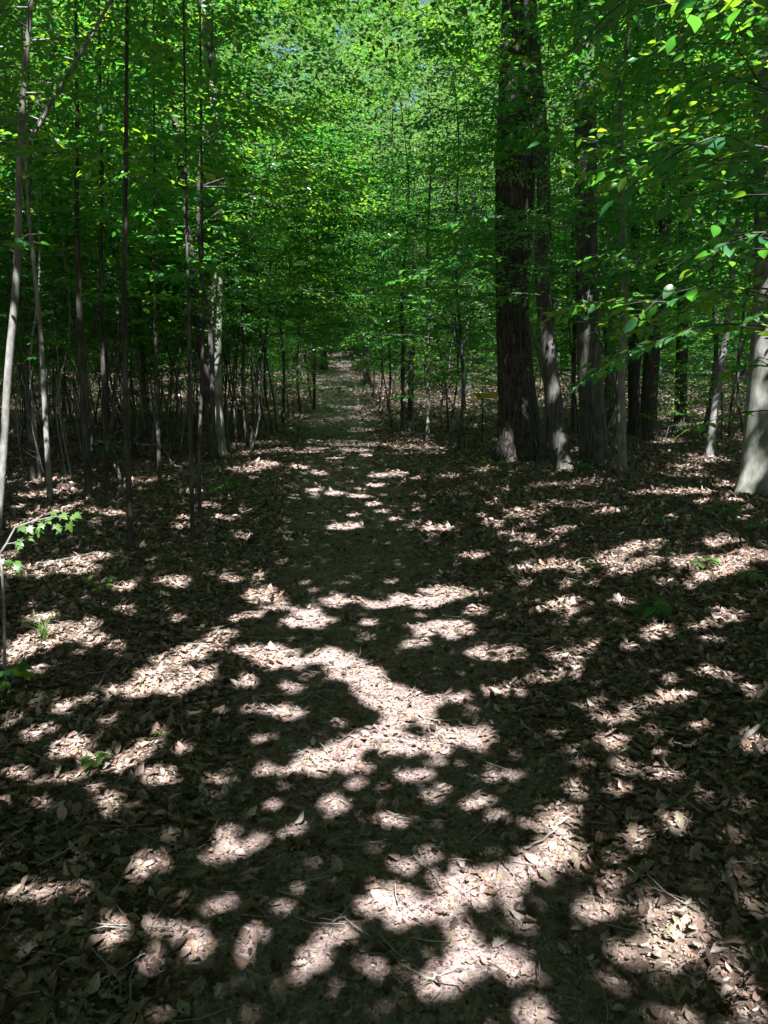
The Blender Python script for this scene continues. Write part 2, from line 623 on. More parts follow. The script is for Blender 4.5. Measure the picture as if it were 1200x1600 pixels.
# ------------------------------------------------------------------ sun flecks: gaps in the canopy
# each gap is an ellipse on the ground (centre and half-axes where the photo shows the fleck, slope)
FLECKS = np.array([
    # foreground
    (170, 1258, 18, 12, 0), (240, 1275, 25, 9, -.1), (5, 1250, 18, 10, 0), (70, 1260, 28, 10, -.1), (232, 1355, 34, 20, -.3),
    (180, 1450, 26, 22, -.6), (30, 1400, 34, 12, -.15), (85, 1393, 26, 10, -.4), (300, 1465, 36, 22, .15), (240, 1500, 24, 18, -.3),
    (395, 1465, 24, 16, 0), (350, 1415, 25, 8, 0), (460, 1300, 28, 18, -.3), (370, 1325, 58, 12, -.3), (360, 1300, 18, 7, 0),
    (525, 1255, 30, 20, 0), (570, 1275, 15, 10, 0), (612, 1280, 24, 13, 0), (580, 1410, 42, 24, -.5), (530, 1460, 42, 18, -.4),
    (492, 1502, 34, 22, -.3), (512, 1530, 22, 10, 0), (590, 1510, 18, 15, 0), (755, 1248, 16, 9, 0), (775, 1275, 22, 12, 0),
    (830, 1290, 16, 12, 0), (870, 1283, 32, 28, -.2), (898, 1338, 26, 30, -.5), (640, 1352, 30, 14, -.1), (622, 1400, 32, 22, 0),
    (705, 1372, 40, 20, -.1), (745, 1392, 85, 26, -.35), (805, 1368, 62, 28, -.15), (860, 1330, 40, 25, -.2), (650, 1430, 45, 18, 0), (700, 1410, 40, 22, -.2),
    (812, 1440, 30, 15, 0), (725, 1475, 28, 20, 0), (698, 1525, 48, 38, -.4), (795, 1505, 32, 28, 0), (830, 1580, 38, 28, 0),
    (900, 1238, 20, 11, 0), (968, 1235, 22, 12, 0), (985, 1312, 28, 22, .3), (1055, 1290, 26, 15, 0), (1140, 1305, 20, 11, .2),
    (965, 1380, 22, 18, 0), (940, 1422, 38, 24, 0), (1050, 1440, 62, 36, .2), (985, 1490, 42, 22, .1), (1060, 1490, 62, 32, 0),
    (1135, 1512, 46, 36, .2), (1180, 1545, 25, 20, 0), (1065, 1588, 45, 22, 0), (1180, 1585, 36, 28, 0),
    # middle left
    (20, 1030, 26, 10, -.2), (70, 1000, 62, 16, -.2), (150, 1000, 26, 10, -.2), (60, 1045, 30, 9, -.2), (110, 985, 40, 12, -.1), (190, 950, 15, 6, 0),
    (275, 911, 24, 10, 0), (360, 905, 18, 6, 0), (280, 965, 14, 6, 0), (415, 932, 36, 14, 0), (450, 952, 42, 8, .05),
    (525, 938, 25, 10, 0), (590, 946, 26, 9, 0), (370, 967, 20, 6, 0), (480, 970, 46, 12, 0), (260, 1065, 75, 26, -.15), (300, 1022, 60, 20, -.3),
    (345, 995, 40, 10, -.2), (200, 1080, 45, 9, -.1), (420, 1026, 62, 18, .05), (500, 1030, 40, 10, 0), (390, 1067, 20, 9, 0), (545, 1045, 55, 28, .35),
    (578, 1078, 38, 16, .2), (460, 1075, 20, 7, 0), (438, 1111, 34, 16, 0), (405, 1150, 32, 8, -.1), (345, 1110, 12, 6, 0),
    (560, 1160, 90, 22, -.3), (505, 1188, 66, 22, 0), (470, 1205, 50, 12, 0), (620, 1130, 40, 10, 0), (100, 1105, 24, 12, -.2), (60, 1145, 20, 9, -.2), (115, 1170, 38, 18, -.15),
    (20, 1128, 14, 7, 0), (215, 1178, 55, 18, -.45), (262, 1215, 48, 16, 0), (350, 1220, 38, 8, -.1), (30, 1207, 32, 13, -.1), (100, 1216, 48, 9, -.1),
    (15, 1090, 14, 7, 0), (170, 1130, 12, 6, 0),
    # middle right
    (650, 941, 52, 10, 0), (700, 926, 42, 10, 0), (690, 985, 50, 18, 0), (770, 1020, 60, 13, -.05), (745, 955, 20, 8, 0), (655, 1005, 30, 8, -.2), (830, 890, 20, 7, 0),
    (875, 882, 30, 9, -.1), (905, 893, 12, 6, 0), (985, 886, 48, 10, -.25), (965, 868, 42, 12, -.3), (1075, 880, 24, 11, 0), (1110, 898, 48, 12, -.35),
    (1160, 872, 42, 12, -.25), (880, 950, 28, 18, 0), (965, 940, 16, 7, 0), (1030, 990, 26, 18, 0), (1100, 1000, 20, 6, 0), (1120, 970, 48, 9, -.25),
    (905, 1022, 32, 14, -.3), (878, 1052, 38, 14, -.3), (620, 1095, 66, 25, .1), (712, 1090, 24, 10, 0), (737, 1110, 20, 9, 0), (930, 1102, 18, 10, 0),
    (1035, 1092, 38, 14, -.1), (960, 1126, 26, 10, 0), (715, 1152, 76, 18, -.15), (650, 1168, 62, 15, 0), (870, 1150, 16, 8, 0), (885, 1167, 14, 6, 0), (945, 1155, 14, 7, 0),
    (960, 1170, 20, 11, 0), (978, 1200, 24, 14, .2), (1165, 1080, 20, 14, .2), (805, 1180, 18, 7, 0), (1180, 1162, 26, 18, -.3), (640, 1213, 36, 14, 0), (765, 1215, 16, 6, 0),
    # far
    (95, 885, 60, 9, -.2), (50, 897, 25, 6, 0), (145, 873, 30, 5, -.2), (540, 823, 30, 5, 0), (690, 826, 36, 5, 0), (820, 802, 32, 8, 0), (825, 845, 34, 9, .2), (790, 835, 14, 6, 0),
    (905, 790, 40, 6, 0), (950, 800, 30, 5, -.1), (900, 755, 65, 5, -.05), (1050, 741, 60, 7, 0), (1075, 731, 30, 5, 0), (1100, 720, 40, 4, 0), (1060, 770, 60, 5, 0),
    (522, 770, 14, 4, 0), (560, 775, 16, 3, 0), (620, 741, 16, 5, 0), (525, 692, 48, 5, .03), (550, 703, 30, 3, 0), (600, 682, 44, 5, 0),
    (645, 690, 30, 4, 0), (510, 662, 14, 4, 0), (585, 655, 16, 3, 0), (540, 636, 24, 3, 0), (410, 728, 28, 5, 0), (425, 690, 22, 4, 0), (230, 750, 45, 4, 0), (90, 770, 55, 5, -.1),
    (250, 700, 34, 3, 0), (380, 735, 24, 4, 0), (380, 840, 13, 4, 0), (350, 810, 22, 4, 0), (330, 790, 20, 4, 0), (760, 735, 22, 4, -.1), (700, 745, 18, 3, 0), (720, 680, 50, 5, 0), (655, 700, 40, 4, 0),
    (160, 800, 30, 4, 0), (300, 770, 22, 3, 0), (1010, 850, 24, 5, -.1), (880, 830, 30, 5, 0), (740, 870, 30, 4, 0), (1150, 760, 30, 5, 0), (1130, 850, 30, 5, -.2)], float)

# gaps that let the sun reach stems and small plants: (pixel x, y, metres ahead, radius)
HERO_GAPS = [
    (1196, 655, 9.35, .05), (1192, 680, 9.35, .06), (1198, 712, 9.35, .09), (1186, 738, 9.35, .08), (1172, 552, 9.4, .05), (1190, 590, 9.4, .035), (1163, 735, 9.4, .02), (1167, 702, 9.4, .025), (1197, 520, 9.5, .07), (1196, 440, 9.5, .06),
    (5, 740, 7.9, .12), (8, 690, 7.9, .12), (8, 640, 7.9, .12), (12, 590, 7.9, .14), (15, 540, 7.9, .14), (22, 490, 7.9, .12), (2, 770, 7.9, .1), (28, 420, 7.9, .08), (40, 120, 7.9, .1), (50, 40, 7.9, .1), (95, 130, 7.9, .08),
    (795, 690, 15.4, .15), (812, 710, 15.4, .14), (785, 665, 15.4, .10), (820, 640, 15.5, .08), (800, 715, 15.4, .13), (845, 300, 15.5, .1), (800, 120, 15.5, .2), (805, 30, 15.5, .2),
    (882, 732, 13.8, .13), (868, 600, 13.8, .11), (876, 680, 13.8, .09), (928, 715, 14.4, .10), (918, 560, 14.4, .15), (922, 470, 14.4, .15), (925, 520, 14.4, .13), (918, 700, 14.4, .07), (912, 130, 14.4, .12), (915, 240, 14.4, .10),
    (972, 615, 13.3, .10), (972, 585, 13.3, .09), (972, 680, 13.3, .06), (1108, 700, 14.6, .13), (1115, 650, 14.6, .12), (1135, 520, 14.6, .15), (1118, 620, 14.6, .08),
    (338, 500, 16.8, .12), (334, 560, 16.8, .12), (338, 640, 16.8, .10), (342, 700, 16.8, .09), (336, 440, 16.8, .10), (335, 150, 16.8, .12), (330, 120, 16.8, .1),
    (72, 690, 11.2, .12), (72, 660, 11.2, .12), (50, 720, 11.2, .10), (62, 470, 11.2, .1), (57, 400, 11.2, .1),
    (85, 812, 5.9, .17), (60, 826, 5.9, .16), (108, 812, 5.9, .14), (30, 838, 5.9, .12), (15, 876, 5.9, .12), (158, 932, 5.6, .05), (65, 975, 4.9, .10), (248, 1153, 3.4, .04),
    (668, 690, 19, .1), (1135, 803, 9.2, .13), (1170, 905, 6.2, .10), (1100, 880, 6.8, .10), (1015, 950, 5.4, .06), (150, 1193, 3.1, .05),
    (1085, 215, 2.15, .07), (1170, 345, 2.6, .08), (1100, 405, 2.5, .05), (1020, 540, 3.7, .05), (1110, 60, 2.0, .04),
    (1180, 180, 2.2, .05), (915, 590, 5.0, .05), (50, 375, 4.0, .09), (1000, 490, 3.7, .04)]


_fr = np.random.default_rng(8)
_more = []
for (x0, x1, y0, y1, n) in [(0, 560, 900, 1240, 48), (560, 820, 900, 1260, 22), (820, 1200, 870, 1260, 42), (0, 480, 1240, 1560, 16), (480, 1200, 1240, 1560, 16), (640, 1200, 740, 880, 45), (330, 700, 640, 860, 30), (0, 330, 720, 880, 22)]:
    for _ in range(n):
        yy = _fr.uniform(y0, y1)
        k = (yy - 560) / 600
        rx_ = _fr.uniform(6, 17) * (.55 + .45 * k)
        _more.append((_fr.uniform(x0, x1), yy, rx_, max(1.8, rx_ * min(.75, .12 + .48 * k)), _fr.uniform(-.25, .1)))
ALL_FLECKS = np.vstack([FLECKS, np.array(_more)])


def fleck_mask(P, marg):
    """True where a leaf at P would shade one of the flecks; marg: half a leaf, in metres"""
    G = P.copy()
    for i in range(3):
        h = P[:, 2] - ground(G[:, 0], G[:, 1])
        G = P - (h / S[2])[:, None] * S
        G[:, 2] = P[:, 2] - h
    px, py, f = to_px(G)
    out = np.zeros(len(P), bool)
    ok = f > 0.5
    mx = marg * FPX / np.maximum(f, .5)
    my = mx * 1.5 / np.maximum(np.linalg.norm(G - EYE, axis=1), 1.5)
    # leaf clumps break up the outline of every gap
    w = 7.0 / np.maximum(np.linalg.norm(G[:, :2], axis=1), 1.2) ** .35
    gx_, gy_ = G[:, 0] * w, G[:, 1] * w
    nz = np.sin(gx_ * 2.3 + 1.7 * np.sin(gy_ * 1.9)) * np.sin(gy_ * 2.9 + 1.3 * np.sin(gx_ * 2.1 + 1)) + .6 * np.sin(gx_ * 5.3 + 2 * gy_) * np.sin(gy_ * 5.9 - gx_)
    lim = .92 + .42 * nz
    for (cx, cy_, rx, ry, sl) in ALL_FLECKS:
        dx = px - cx
        dy = py - cy_ - sl * dx
        out |= ok & ((dx / (rx + mx)) ** 2 + (dy / (ry + my)) ** 2 < (lim if rx > 24 else 1))
    for (cx, cy_, d, r) in HERO_GAPS:
        q = P - at_depth(cx, cy_, d)
        t = q @ S
        dist = np.linalg.norm(q - t[:, None] * S, axis=1)
        out |= (dist < r + marg) & (t > 0)
    return out


def build_canopy():  # leaf layers mostly out of view, gaps cut to place the sun flecks
    rng = np.random.default_rng(5)
    mb = MB()
    # (across, along) on the ground that each sheet shades, grid step, leaf length, height, layers
    for (x0, x1, y0, y1, st, lf, h0, dh, layers) in [
            (-4, 4, -.5, 3.2, .055, .115, 3.9, .7, 3), (-5, 5, 3.2, 5.5, .07, .15, 4.4, .8, 3), (-9, 9, 5.5, 11, .10, .20, 5.8, .9, 3), (-14, 14, 11, 18, .15, .28, 9, 1.2, 3), (-22, 22, 18, 26, .20, .36, 12, 1.4, 3), (-26, 26, 26, 62, .19, .25, 9.0, 1.8, 2),
            (-22, -5, -4, 5.5, .2, .38, 7, 1.2, 2), (5, 22, -4, 5.5, .2, .38, 7, 1.2, 2), (-22, -9, 5.5, 11, .2, .38, 7, 1.2, 2), (9, 22, 5.5, 11, .2, .38, 7, 1.2, 2),
            (-22, -14, 11, 18, .2, .38, 9, 1.2, 2), (14, 22, 11, 18, .2, .38, 9, 1.2, 2), (-5, 5, -4, -.5, .2, .38, 6, 1, 2), (-5, -4, -.5, 3.2, .2, .38, 6, 1, 2), (4, 5, -.5, 3.2, .2, .38, 6, 1, 2)]:
        mg = .04 if y1 < 4 else .05 if y1 < 6 else .10 if y1 < 12 else .16
        for layer in range(layers):
            A, B = np.meshgrid(np.arange(x0, x1, st), np.arange(y0, y1, st))
            A = A.ravel() + rng.uniform(-.5, .5, A.size) * st
            B = B.ravel() + rng.uniform(-.5, .5, B.size) * st
            h = h0 + dh * layer + rng.uniform(0, dh, len(A))
            # irregular gaps farther off, cover set by how much sun should pass
            nz = (np.sin(A * 1.7 + 1.3 * np.sin(B * .9)) * np.sin(B * 1.5 + 1.1 * np.sin(A * 1.2)) + .5 * np.sin(A * 4.1 + B * 2.2) * np.sin(B * 3.7 - A * 1.9))
            thr = np.interp(B, [0, 13, 17, 22, 40, 62], [9, 9, .75, .3, .2, .1])
            if y0 >= 26:
                ox = A + .06 * B
                thr = thr + np.where(ox < -3, .8, np.where(ox > 4, .75, np.where(B > 34, 1.1, .2)))
            keep = nz < thr
            P = np.stack([A, B, ground(A, B)], -1) + (h / S[2])[:, None] * S
            keep &= ~fleck_mask(P, lf * mg)
            keep &= rng.random(len(A)) > 0.015
            P = P[keep]
            n = len(P)
            nrm = norm(S[None] + rng.normal(size=(n, 3)) * .38)
            ax = rng.normal(size=(n, 3))
            sz = lf * rng.uniform(.75, 1.15, n)
            axn = norm(ax - (ax * nrm).sum(1, keepdims=True) * nrm)
            mb.leaves(T_SIMPLE, P - axn * sz[:, None] * .5, axn, nrm, sz, rng.random(n))
    # coarser leaf layers out of view all round, added to block sky light
    a = np.arange(-60, 60, 0.42)
    b = np.arange(-44, 60, 0.42)
    for layer in range(2):
        A, B = np.meshgrid(a, b)
        A = A.ravel() + rng.uniform(-.25, .25, A.size)
        B = B.ravel() + rng.uniform(-.25, .25, B.size)
        h = rng.uniform(9, 17, len(A))
        P = np.stack([A, B, ground(A, B)], -1) + (h / S[2])[:, None] * S
        inner = (np.abs(A) < 24) & (B > -4) & (B < 62)
        view = (P[:, 1] > 10) & (np.abs(P[:, 0]) < .72 * P[:, 1] + 3)
        P = P[~inner & ~view]
        P = P[~fleck_mask(P, .3)]
        n = len(P)
        nrm = norm(np.array([0, 0, 1.0]) + rng.normal(size=(n, 3)) * .45)
        ax = rng.normal(size=(n, 3))
        mb.leaves(T_SIMPLE, P, ax, nrm, rng.uniform(.6, .95, n), rng.random(n))
    o = mb.build("shading_canopy", M_CANOPY)
    tag(o, "high green leaf canopy mostly out of view, its gaps shaped to cast the sun flecks", "canopy", kind="stuff")


build_canopy()


# ------------------------------------------------------------------ leaf litter
def build_litter():
    rng = np.random.default_rng(11)
    mb = MB()

    def field(y0, y1, dens, size, temps, tilt, path_keep, lift, wide=0.56, pad=0.7):
        # uniform over a wedge a little wider than the picture
        W = wide * y1 + pad
        n = int(dens * 2 * W * (y1 - y0))
        x = rng.uniform(-W, W, n)
        y = rng.uniform(y0, y1, n)
        ok = np.abs(x) < wide * y + pad
        d = np.abs(x - path_x(y)) / path_hw(y) + .25 * np.sin(x * 6.1) * np.sin(y * 4.7)
        kp = path_keep + (1 - path_keep) * smooth(.75, 1.5, d)
        ok &= rng.random(n) < kp
        x, y = x[ok], y[ok]
        n = len(x)
        g = ground(x, y)
        which = rng.integers(0, len(temps), n)
        up = norm(np.array([0, 0, 1.0]) + rng.normal(size=(n, 3)) * tilt)
        flip = np.where(rng.random(n) < .45, -1.0, 1.0)
        ax = rng.normal(size=(n, 3))
        ax[:, 2] *= .3
        sz = size[0] + (size[1] - size[0]) * rng.random(n) ** 1.6
        z = g + rng.uniform(.002, lift, n)
        tone = rng.beta(1.1, 1.1, n)
        P = np.stack([x, y, z], -1)
        for k, t in enumerate(temps):
            s = which == k
            mb.leaves(t, P[s], ax[s], up[s] * flip[s][:, None], sz[s], tone[s])

    rich = [T_OVATE, T_CURL, T_OAK, T_OAKCURL, T_OVATE]
    field(1.2, 4.2, 2900, (.014, .068), rich, .13, .20, .018)
    field(4.2, 7.5, 1600, (.020, .076), rich, .14, .20, .022)
    field(7.5, 13, 640, (.036, .10), [T_OVATE, T_CURL, T_OAK], .26, .18, .03)
    field(13, 24, 230, (.06, .13), [T_SIMPLE], .42, .15, .045)
    field(24, 48, 60, (.10, .20), [T_SIMPLE], .45, .2, .06)
    # crumbled fragments, all over and thickest on the path
    field(1.2, 4.2, 9000, (.003, .014), [T_BIT], .4, 1.0, .008)
    field(1.2, 4.2, 1200, (.010, .024), [T_BIT], .4, .5, .012)
    field(4.2, 9, 2200, (.006, .024), [T_BIT], .5, 1.0, .012)
    field(9, 18, 300, (.02, .05), [T_BIT], .5, 1.0, .012)
    o = mb.build("leaf_litter", M_LITTER, smooth_shade=False)
    tag(o, "brown and tan dead leaves carpeting the forest floor", "leaf litter", kind="stuff")
    # needles and twig crumbs
    m2 = MB()
    for i in range(1500):
        y = rng.uniform(1.2, 8)
        x = rng.uniform(-.56 * y - .6, .56 * y + .6)
        a = rng.uniform(0, 6.28)
        l = rng.uniform(.04, .22)
        z = ground(x, y) + rng.uniform(.01, .035)
        dz = rng.uniform(-.01, .02)
        c = np.array([x, y, z])
        dv = np.array([math.cos(a), math.sin(a), 0]) * l
        k = np.array([-dv[1], dv[0], 0]) * rng.uniform(-.12, .12)
        r = rng.uniform(.001, .0028)
        m2.tube([c, c + dv * .5 + k, c + dv + [0, 0, dz]], [r, r * .9, r * .6], 4, tone=rng.random())
    o = m2.build("twig_litter", M_TWIG)
    tag(o, "fine dead twigs scattered among the fallen leaves", "twig litter", kind="stuff")


build_litter()


# ------------------------------------------------------------------ trees
def bend(p0, p1, n, rng, amp):
    t = np.linspace(0, 1, n)[:, None]
    P = p0 + (p1 - p0) * t
    w = rng.normal(size=(3, 3)) * amp
    for k in range(3):
        P = P + w[k] * np.sin(t * math.pi * (k + 1))
    return P


class LeafBag:
    def __init__(self):
        self.p, self.a, self.n, self.s, self.t = [], [], [], [], []

    def add(self, p, a, n, s, t):
        self.p.append(p)
        self.a.append(a)
        self.n.append(n)
        self.s.append(s)
        self.t.append(t)

    def cull(self, off, near=.3):
        """drop leaves that would stand between the sun and the spots it reaches"""
        for j in range(len(self.p)):
            P = self.p[j] + off
            bad = np.zeros(len(P), bool)
            for (cx, cy_, d, r) in HERO_GAPS:
                q = P - at_depth(cx, cy_, d)
                t = q @ S
                bad |= (np.linalg.norm(q - t[:, None] * S, axis=1) < r + .03) & (t > near)
            k = ~bad
            self.p[j], self.a[j], self.n[j], self.s[j], self.t[j] = self.p[j][k], self.a[j][k], self.n[j][k], self.s[j][k], self.t[j][k]

    def into(self, mb, tmpl):
        if self.p:
            mb.leaves(tmpl, np.concatenate(self.p), np.concatenate(self.a), np.concatenate(self.n), np.concatenate(self.s), np.concatenate(self.t))


def twig_leaves(bag, pts, rng, spacing, size, droop=.1, tilt=.35, start=.1):
    """alternate leaves along a twig, held in a nearly level spray"""
    pts = np.asarray(pts)
    seg = np.linalg.norm(np.diff(pts, axis=0), axis=1)
    L = seg.sum()
    n = max(2, int(L * (1 - start) / spacing))
    s = np.linspace(L * start, L, n)
    cum = np.concatenate([[0], np.cumsum(seg)])
    P = np.stack([np.interp(s, cum, pts[:, k]) for k in range(3)], -1)
    T = norm(np.gradient(P, axis=0))
    side = norm(np.cross(T, np.array([0, 0, 1.0])) + 1e-6)
    sg = np.where(np.arange(n) % 2 == 0, 1.0, -1.0)[:, None]
    A = T * rng.uniform(.5, .9, (n, 1)) + side * sg * rng.uniform(.6, 1.0, (n, 1)) + rng.normal(size=(n, 3)) * .18
    A[:, 2] -= droop + rng.uniform(0, .25, n)
    A[-1] = T[-1]
    N = np.array([0, 0, 1.0]) + rng.normal(size=(n, 3)) * tilt
    bag.add(P, A, N, size * rng.uniform(.7, 1.15, n), np.clip(rng.normal(.5, .25, n), 0, 1))


def grow_branch(wood, bag, p0, d, L, r, rng, spacing, size, subs=6, sides=4, depth=1):
    """a branch that rises, levels off and carries side twigs in one spray"""
    n = 6
    P = [np.array(p0, float)]
    dd = np.array(d, float)
    for i in range(n):
        dd = norm(dd + np.array([0, 0, -.10 if dd[2] > -.05 else .05]) + rng.normal(size=3) * .09)
        P.append(P[-1] + dd * L / n)
    P = np.array(P)
    wood.tube(P, np.linspace(r, r * .25, n + 1), sides)
    twig_leaves(bag, P[2:], rng, spacing, size)
    for k in range(subs):
        t = .22 + .74 * (k + rng.uniform(0, .6)) / subs
        i = min(int(t * n), n - 1)
        b = P[i] + (P[i + 1] - P[i]) * (t * n - i)
        T = norm(P[i + 1] - P[i])
        s = norm(np.cross(T, [0, 0, 1.0])) * (1 if k % 2 else -1)
        dv = norm(T * rng.uniform(.5, 1.0) + s * rng.uniform(.6, 1.1) + rng.normal(size=3) * [.12, .12, .24])
        l = L * (1 - t * .6) * rng.uniform(.35, .6)
        if depth > 1:
            grow_branch(wood, bag, b, dv, l * 1.1, r * .5, rng, spacing, size, max(3, subs - 2), 3, depth - 1)
        else:
            Q = np.array([b, b + dv * l * .5 + rng.normal(size=3) * .03 * l, b + dv * l + np.array([0, 0, -.06 * l])])
            wood.tube(Q, [r * .4, r * .28, r * .12], 3)
            twig_leaves(bag, Q, rng, spacing, size)


def sapling_proto(seed, H, r0, hb, nb, Lb, leaf, spacing, lean=.42, mat=None, name="sapling", depth=1, tmpl=T_SIMPLE, subs=6):
    """returns the root Empty of a thing: trunk, crown"""
    rng = np.random.default_rng(seed)
    top = np.array([rng.normal() * lean, rng.normal() * lean, H])
    n = 14
    P = bend(np.zeros(3), top, n, rng, .085 * H / 6)
    P[0] = [0, 0, -.15]
    wood, bag = MB(), LeafBag()
    R = r0 * np.linspace(1, .22, n) ** .9
    R[0] *= 1.25
    wood.tube(P, R, 8)
    for k in range(nb):
        z = hb + (H - hb) * ((k + rng.uniform(-.3, .3)) / nb)
        z = np.clip(z, .3, H * .99)
        i = np.clip(np.searchsorted(P[:, 2], z) - 1, 0, n - 2)
        f = (z - P[i, 2]) / (P[i + 1, 2] - P[i, 2])
        p = P[i] + f * (P[i + 1] - P[i])
        az = k * 2.4 + rng.uniform(-.5, .5)
        el = rng.uniform(.15, .75)
        L = Lb * (1.15 - .65 * (z - hb) / (H - hb)) * rng.uniform(.6, 1.15)
        grow_branch(wood, bag, p, [math.cos(az) * math.cos(el), math.sin(az) * math.cos(el), math.sin(el)], L, R[i] * .45, rng, spacing, leaf, subs, 4, depth)
    # a few short dead stubs low on the stem
    for k in range(9):
        z = rng.uniform(.4, max(hb, 1.2))
        az = rng.uniform(0, 6.28)
        p = np.array([np.interp(z, P[:, 2], P[:, 0]), np.interp(z, P[:, 2], P[:, 1]), z])
        d = np.array([math.cos(az), math.sin(az), rng.uniform(.2, .8)])
        l = rng.uniform(.15, .9)
        wood.tube([p, p + d * l * .5 + rng.normal(size=3) * .03, p + d * l], [r0 * .2, r0 * .15, r0 * .05], 3)
    leaves = MB()
    bag.into(leaves, tmpl)
    return wood.mesh("trunk", mat or M_STEM), leaves.mesh("crown", M_LEAF)


def tree_proto(seed, H, r0, hb, nb, Lb, leaf, spacing, mat):
    rng = np.random.default_rng(seed)
    P = bend(np.zeros(3), np.array([rng.normal() * .5, rng.normal() * .5, H]), 18, rng, .12)
    P[0] = [0, 0, -.3]
    wood, bag = MB(), LeafBag()
    R = r0 * np.linspace(1, .2, 18)
    R[0] *= 1.5
    R[1] *= 1.05
    wood.tube(P, R, 12)
    for k in range(nb):
        z = hb + (H - hb) * ((k + rng.uniform(-.4, .4)) / nb)
        z = min(max(z, 2), H * .98)
        i = np.clip(np.searchsorted(P[:, 2], z) - 1, 0, 16)
        az = k * 2.4 + rng.uniform(-.6, .6)
        el = rng.uniform(.2, .85)
        fr = (z - hb) / (H - hb)
        L = Lb * (1.1 - .6 * fr) * rng.uniform(.65, 1.2)
        grow_branch(wood, bag, P[i], [math.cos(az) * math.cos(el), math.sin(az) * math.cos(el), math.sin(el)], L, R[i] * .35, rng, spacing, leaf, 7, 5, 2)
    leaves = MB()
    bag.into(leaves, T_SIMPLE)
    return wood.mesh("trunk", mat), leaves.mesh("crown", M_LEAF)


def make(name, meshes, loc, rz, sc, label, cat, group=None):
    r = thing(name, loc, label, cat, group, rz, sc)
    link("trunk", meshes[0], r)
    link("crown", meshes[1], r)
    return r


# -- prototypes
SAP = [sapling_proto(100 + i, H, r, hb, nb, Lb, lf, sp, mat=m, subs=8) for i, (H, r, hb, nb, Lb, lf, sp, m) in enumerate([
    (7.2, .022, 3.0, 22, 1.6, .095, .05, M_MAPLE), (8.0, .025, 3.7, 23, 1.7, .095, .05, M_STEM), (6.0, .016, 2.5, 20, 1.45, .09, .05, M_DARK),
    (8.6, .028, 4.3, 23, 1.7, .10, .052, M_STEM), (5.2, .015, 2.1, 19, 1.35, .09, .05, M_MAPLE), (7.6, .022, 3.4, 22, 1.6, .095, .05, M_DARK)])]
LOW = [sapling_proto(140 + i, H, r, hb, nb, Lb, lf, sp, mat=M_STEM, subs=8) for i, (H, r, hb, nb, Lb, lf, sp) in enumerate([
    (3.8, .016, .8, 20, 1.35, .105, .058), (5.0, .020, 1.0, 22, 1.6, .11, .06), (2.4, .010, .4, 14, .9, .095, .055)])]
BIG = [tree_proto(200 + i, H, r, hb, nb, Lb, lf, sp, m) for i, (H, r, hb, nb, Lb, lf, sp, m) in enumerate([
    (19, .22, 4.0, 46, 4.4, .18, .105, M_GREY), (22, .28, 5.0, 48, 4.8, .19, .11, M_DARK), (17, .19, 3.0, 46, 4.0, .175, .105, M_BEECH), (15, .15, 2.2, 46, 3.8, .17, .10, M_GREY)])]


HIGH = [tree_proto(260 + i, H, .2, hb, 30, Lb, .19, .14, M_GREY)[1] for i, (H, hb, Lb) in enumerate([(19, 10.5, 4.2), (17, 10.0, 3.6)])]
MID = [tree_proto(270 + i, H, .2, hb, 34, Lb, .18, .13, M_GREY)[1] for i, (H, hb, Lb) in enumerate([(18, 6.5, 3.8)])]

# -- the trees that can be told apart: trunks follow the photo, at their real distance and thickness
def hero_trunk(mb, pix, d, r_px, sides, flare, rough, seed, base_py, extra_top=None):
    """pix: list of (px, py) from foot to top at d metres; r_px: half-widths in pixels"""
    rng = np.random.default_rng(seed)
    pts = np.array([at_depth(x, y, d) for x, y in pix])
    rad = np.array(r_px, float) * d / FPX
    if extra_top is not None:
        pts = np.vstack([pts, pts[-1] + np.array(extra_top[:3])])
        rad = np.append(rad, extra_top[3])
    pts[0][2] = ground(pts[0][0], pts[0][1]) - .12
    z = np.concatenate([[0], np.cumsum(np.linalg.norm(np.diff(pts, axis=0), axis=1))])
    n = max(30, int(z[-1] / (.06 if rough > .02 else .12)))
    zz = np.linspace(0, z[-1], n)
    # smooth the polyline
    Q = np.stack([np.interp(zz, z, pts[:, k]) for k in range(3)], -1)
    for it in range(6):
        Q[1:-1] = (Q[:-2] + 2 * Q[1:-1] + Q[2:]) / 4
    R = np.interp(zz, z, rad)
    ph = rng.uniform(0, 6.28, 8)
    base = Q[0].copy()

    def fn(r, a, P, T):
        hgt = (P[:, 2] - base[2])[:, None]
        lob = .55 + .45 * np.cos(5 * a + ph[0] + .5 * np.sin(2 * a + ph[1]))
        fl = 1 + flare * np.exp(-np.clip(hgt - .08, 0, 9) / .30) * lob
        w = 1 + .05 * np.sin(2 * a + ph[2] + hgt * .6) + .04 * np.sin(3 * a + ph[3] - hgt * .9)
        if rough:
            k = int(sides / 5)
            rid = np.abs(np.sin(k * a / 2 + 1.3 * np.sin(hgt * 3.1 + ph[4]) + .8 * np.sin(hgt * 7.7 + 3 * a)))
            w = w + rough * (rid - .5) + rough * .35 * np.sin(hgt * 23 + 5 * np.sin(a * 3))
        return r * fl * w
    mb.tube(Q, R, sides, fn)
    return Q, R, base


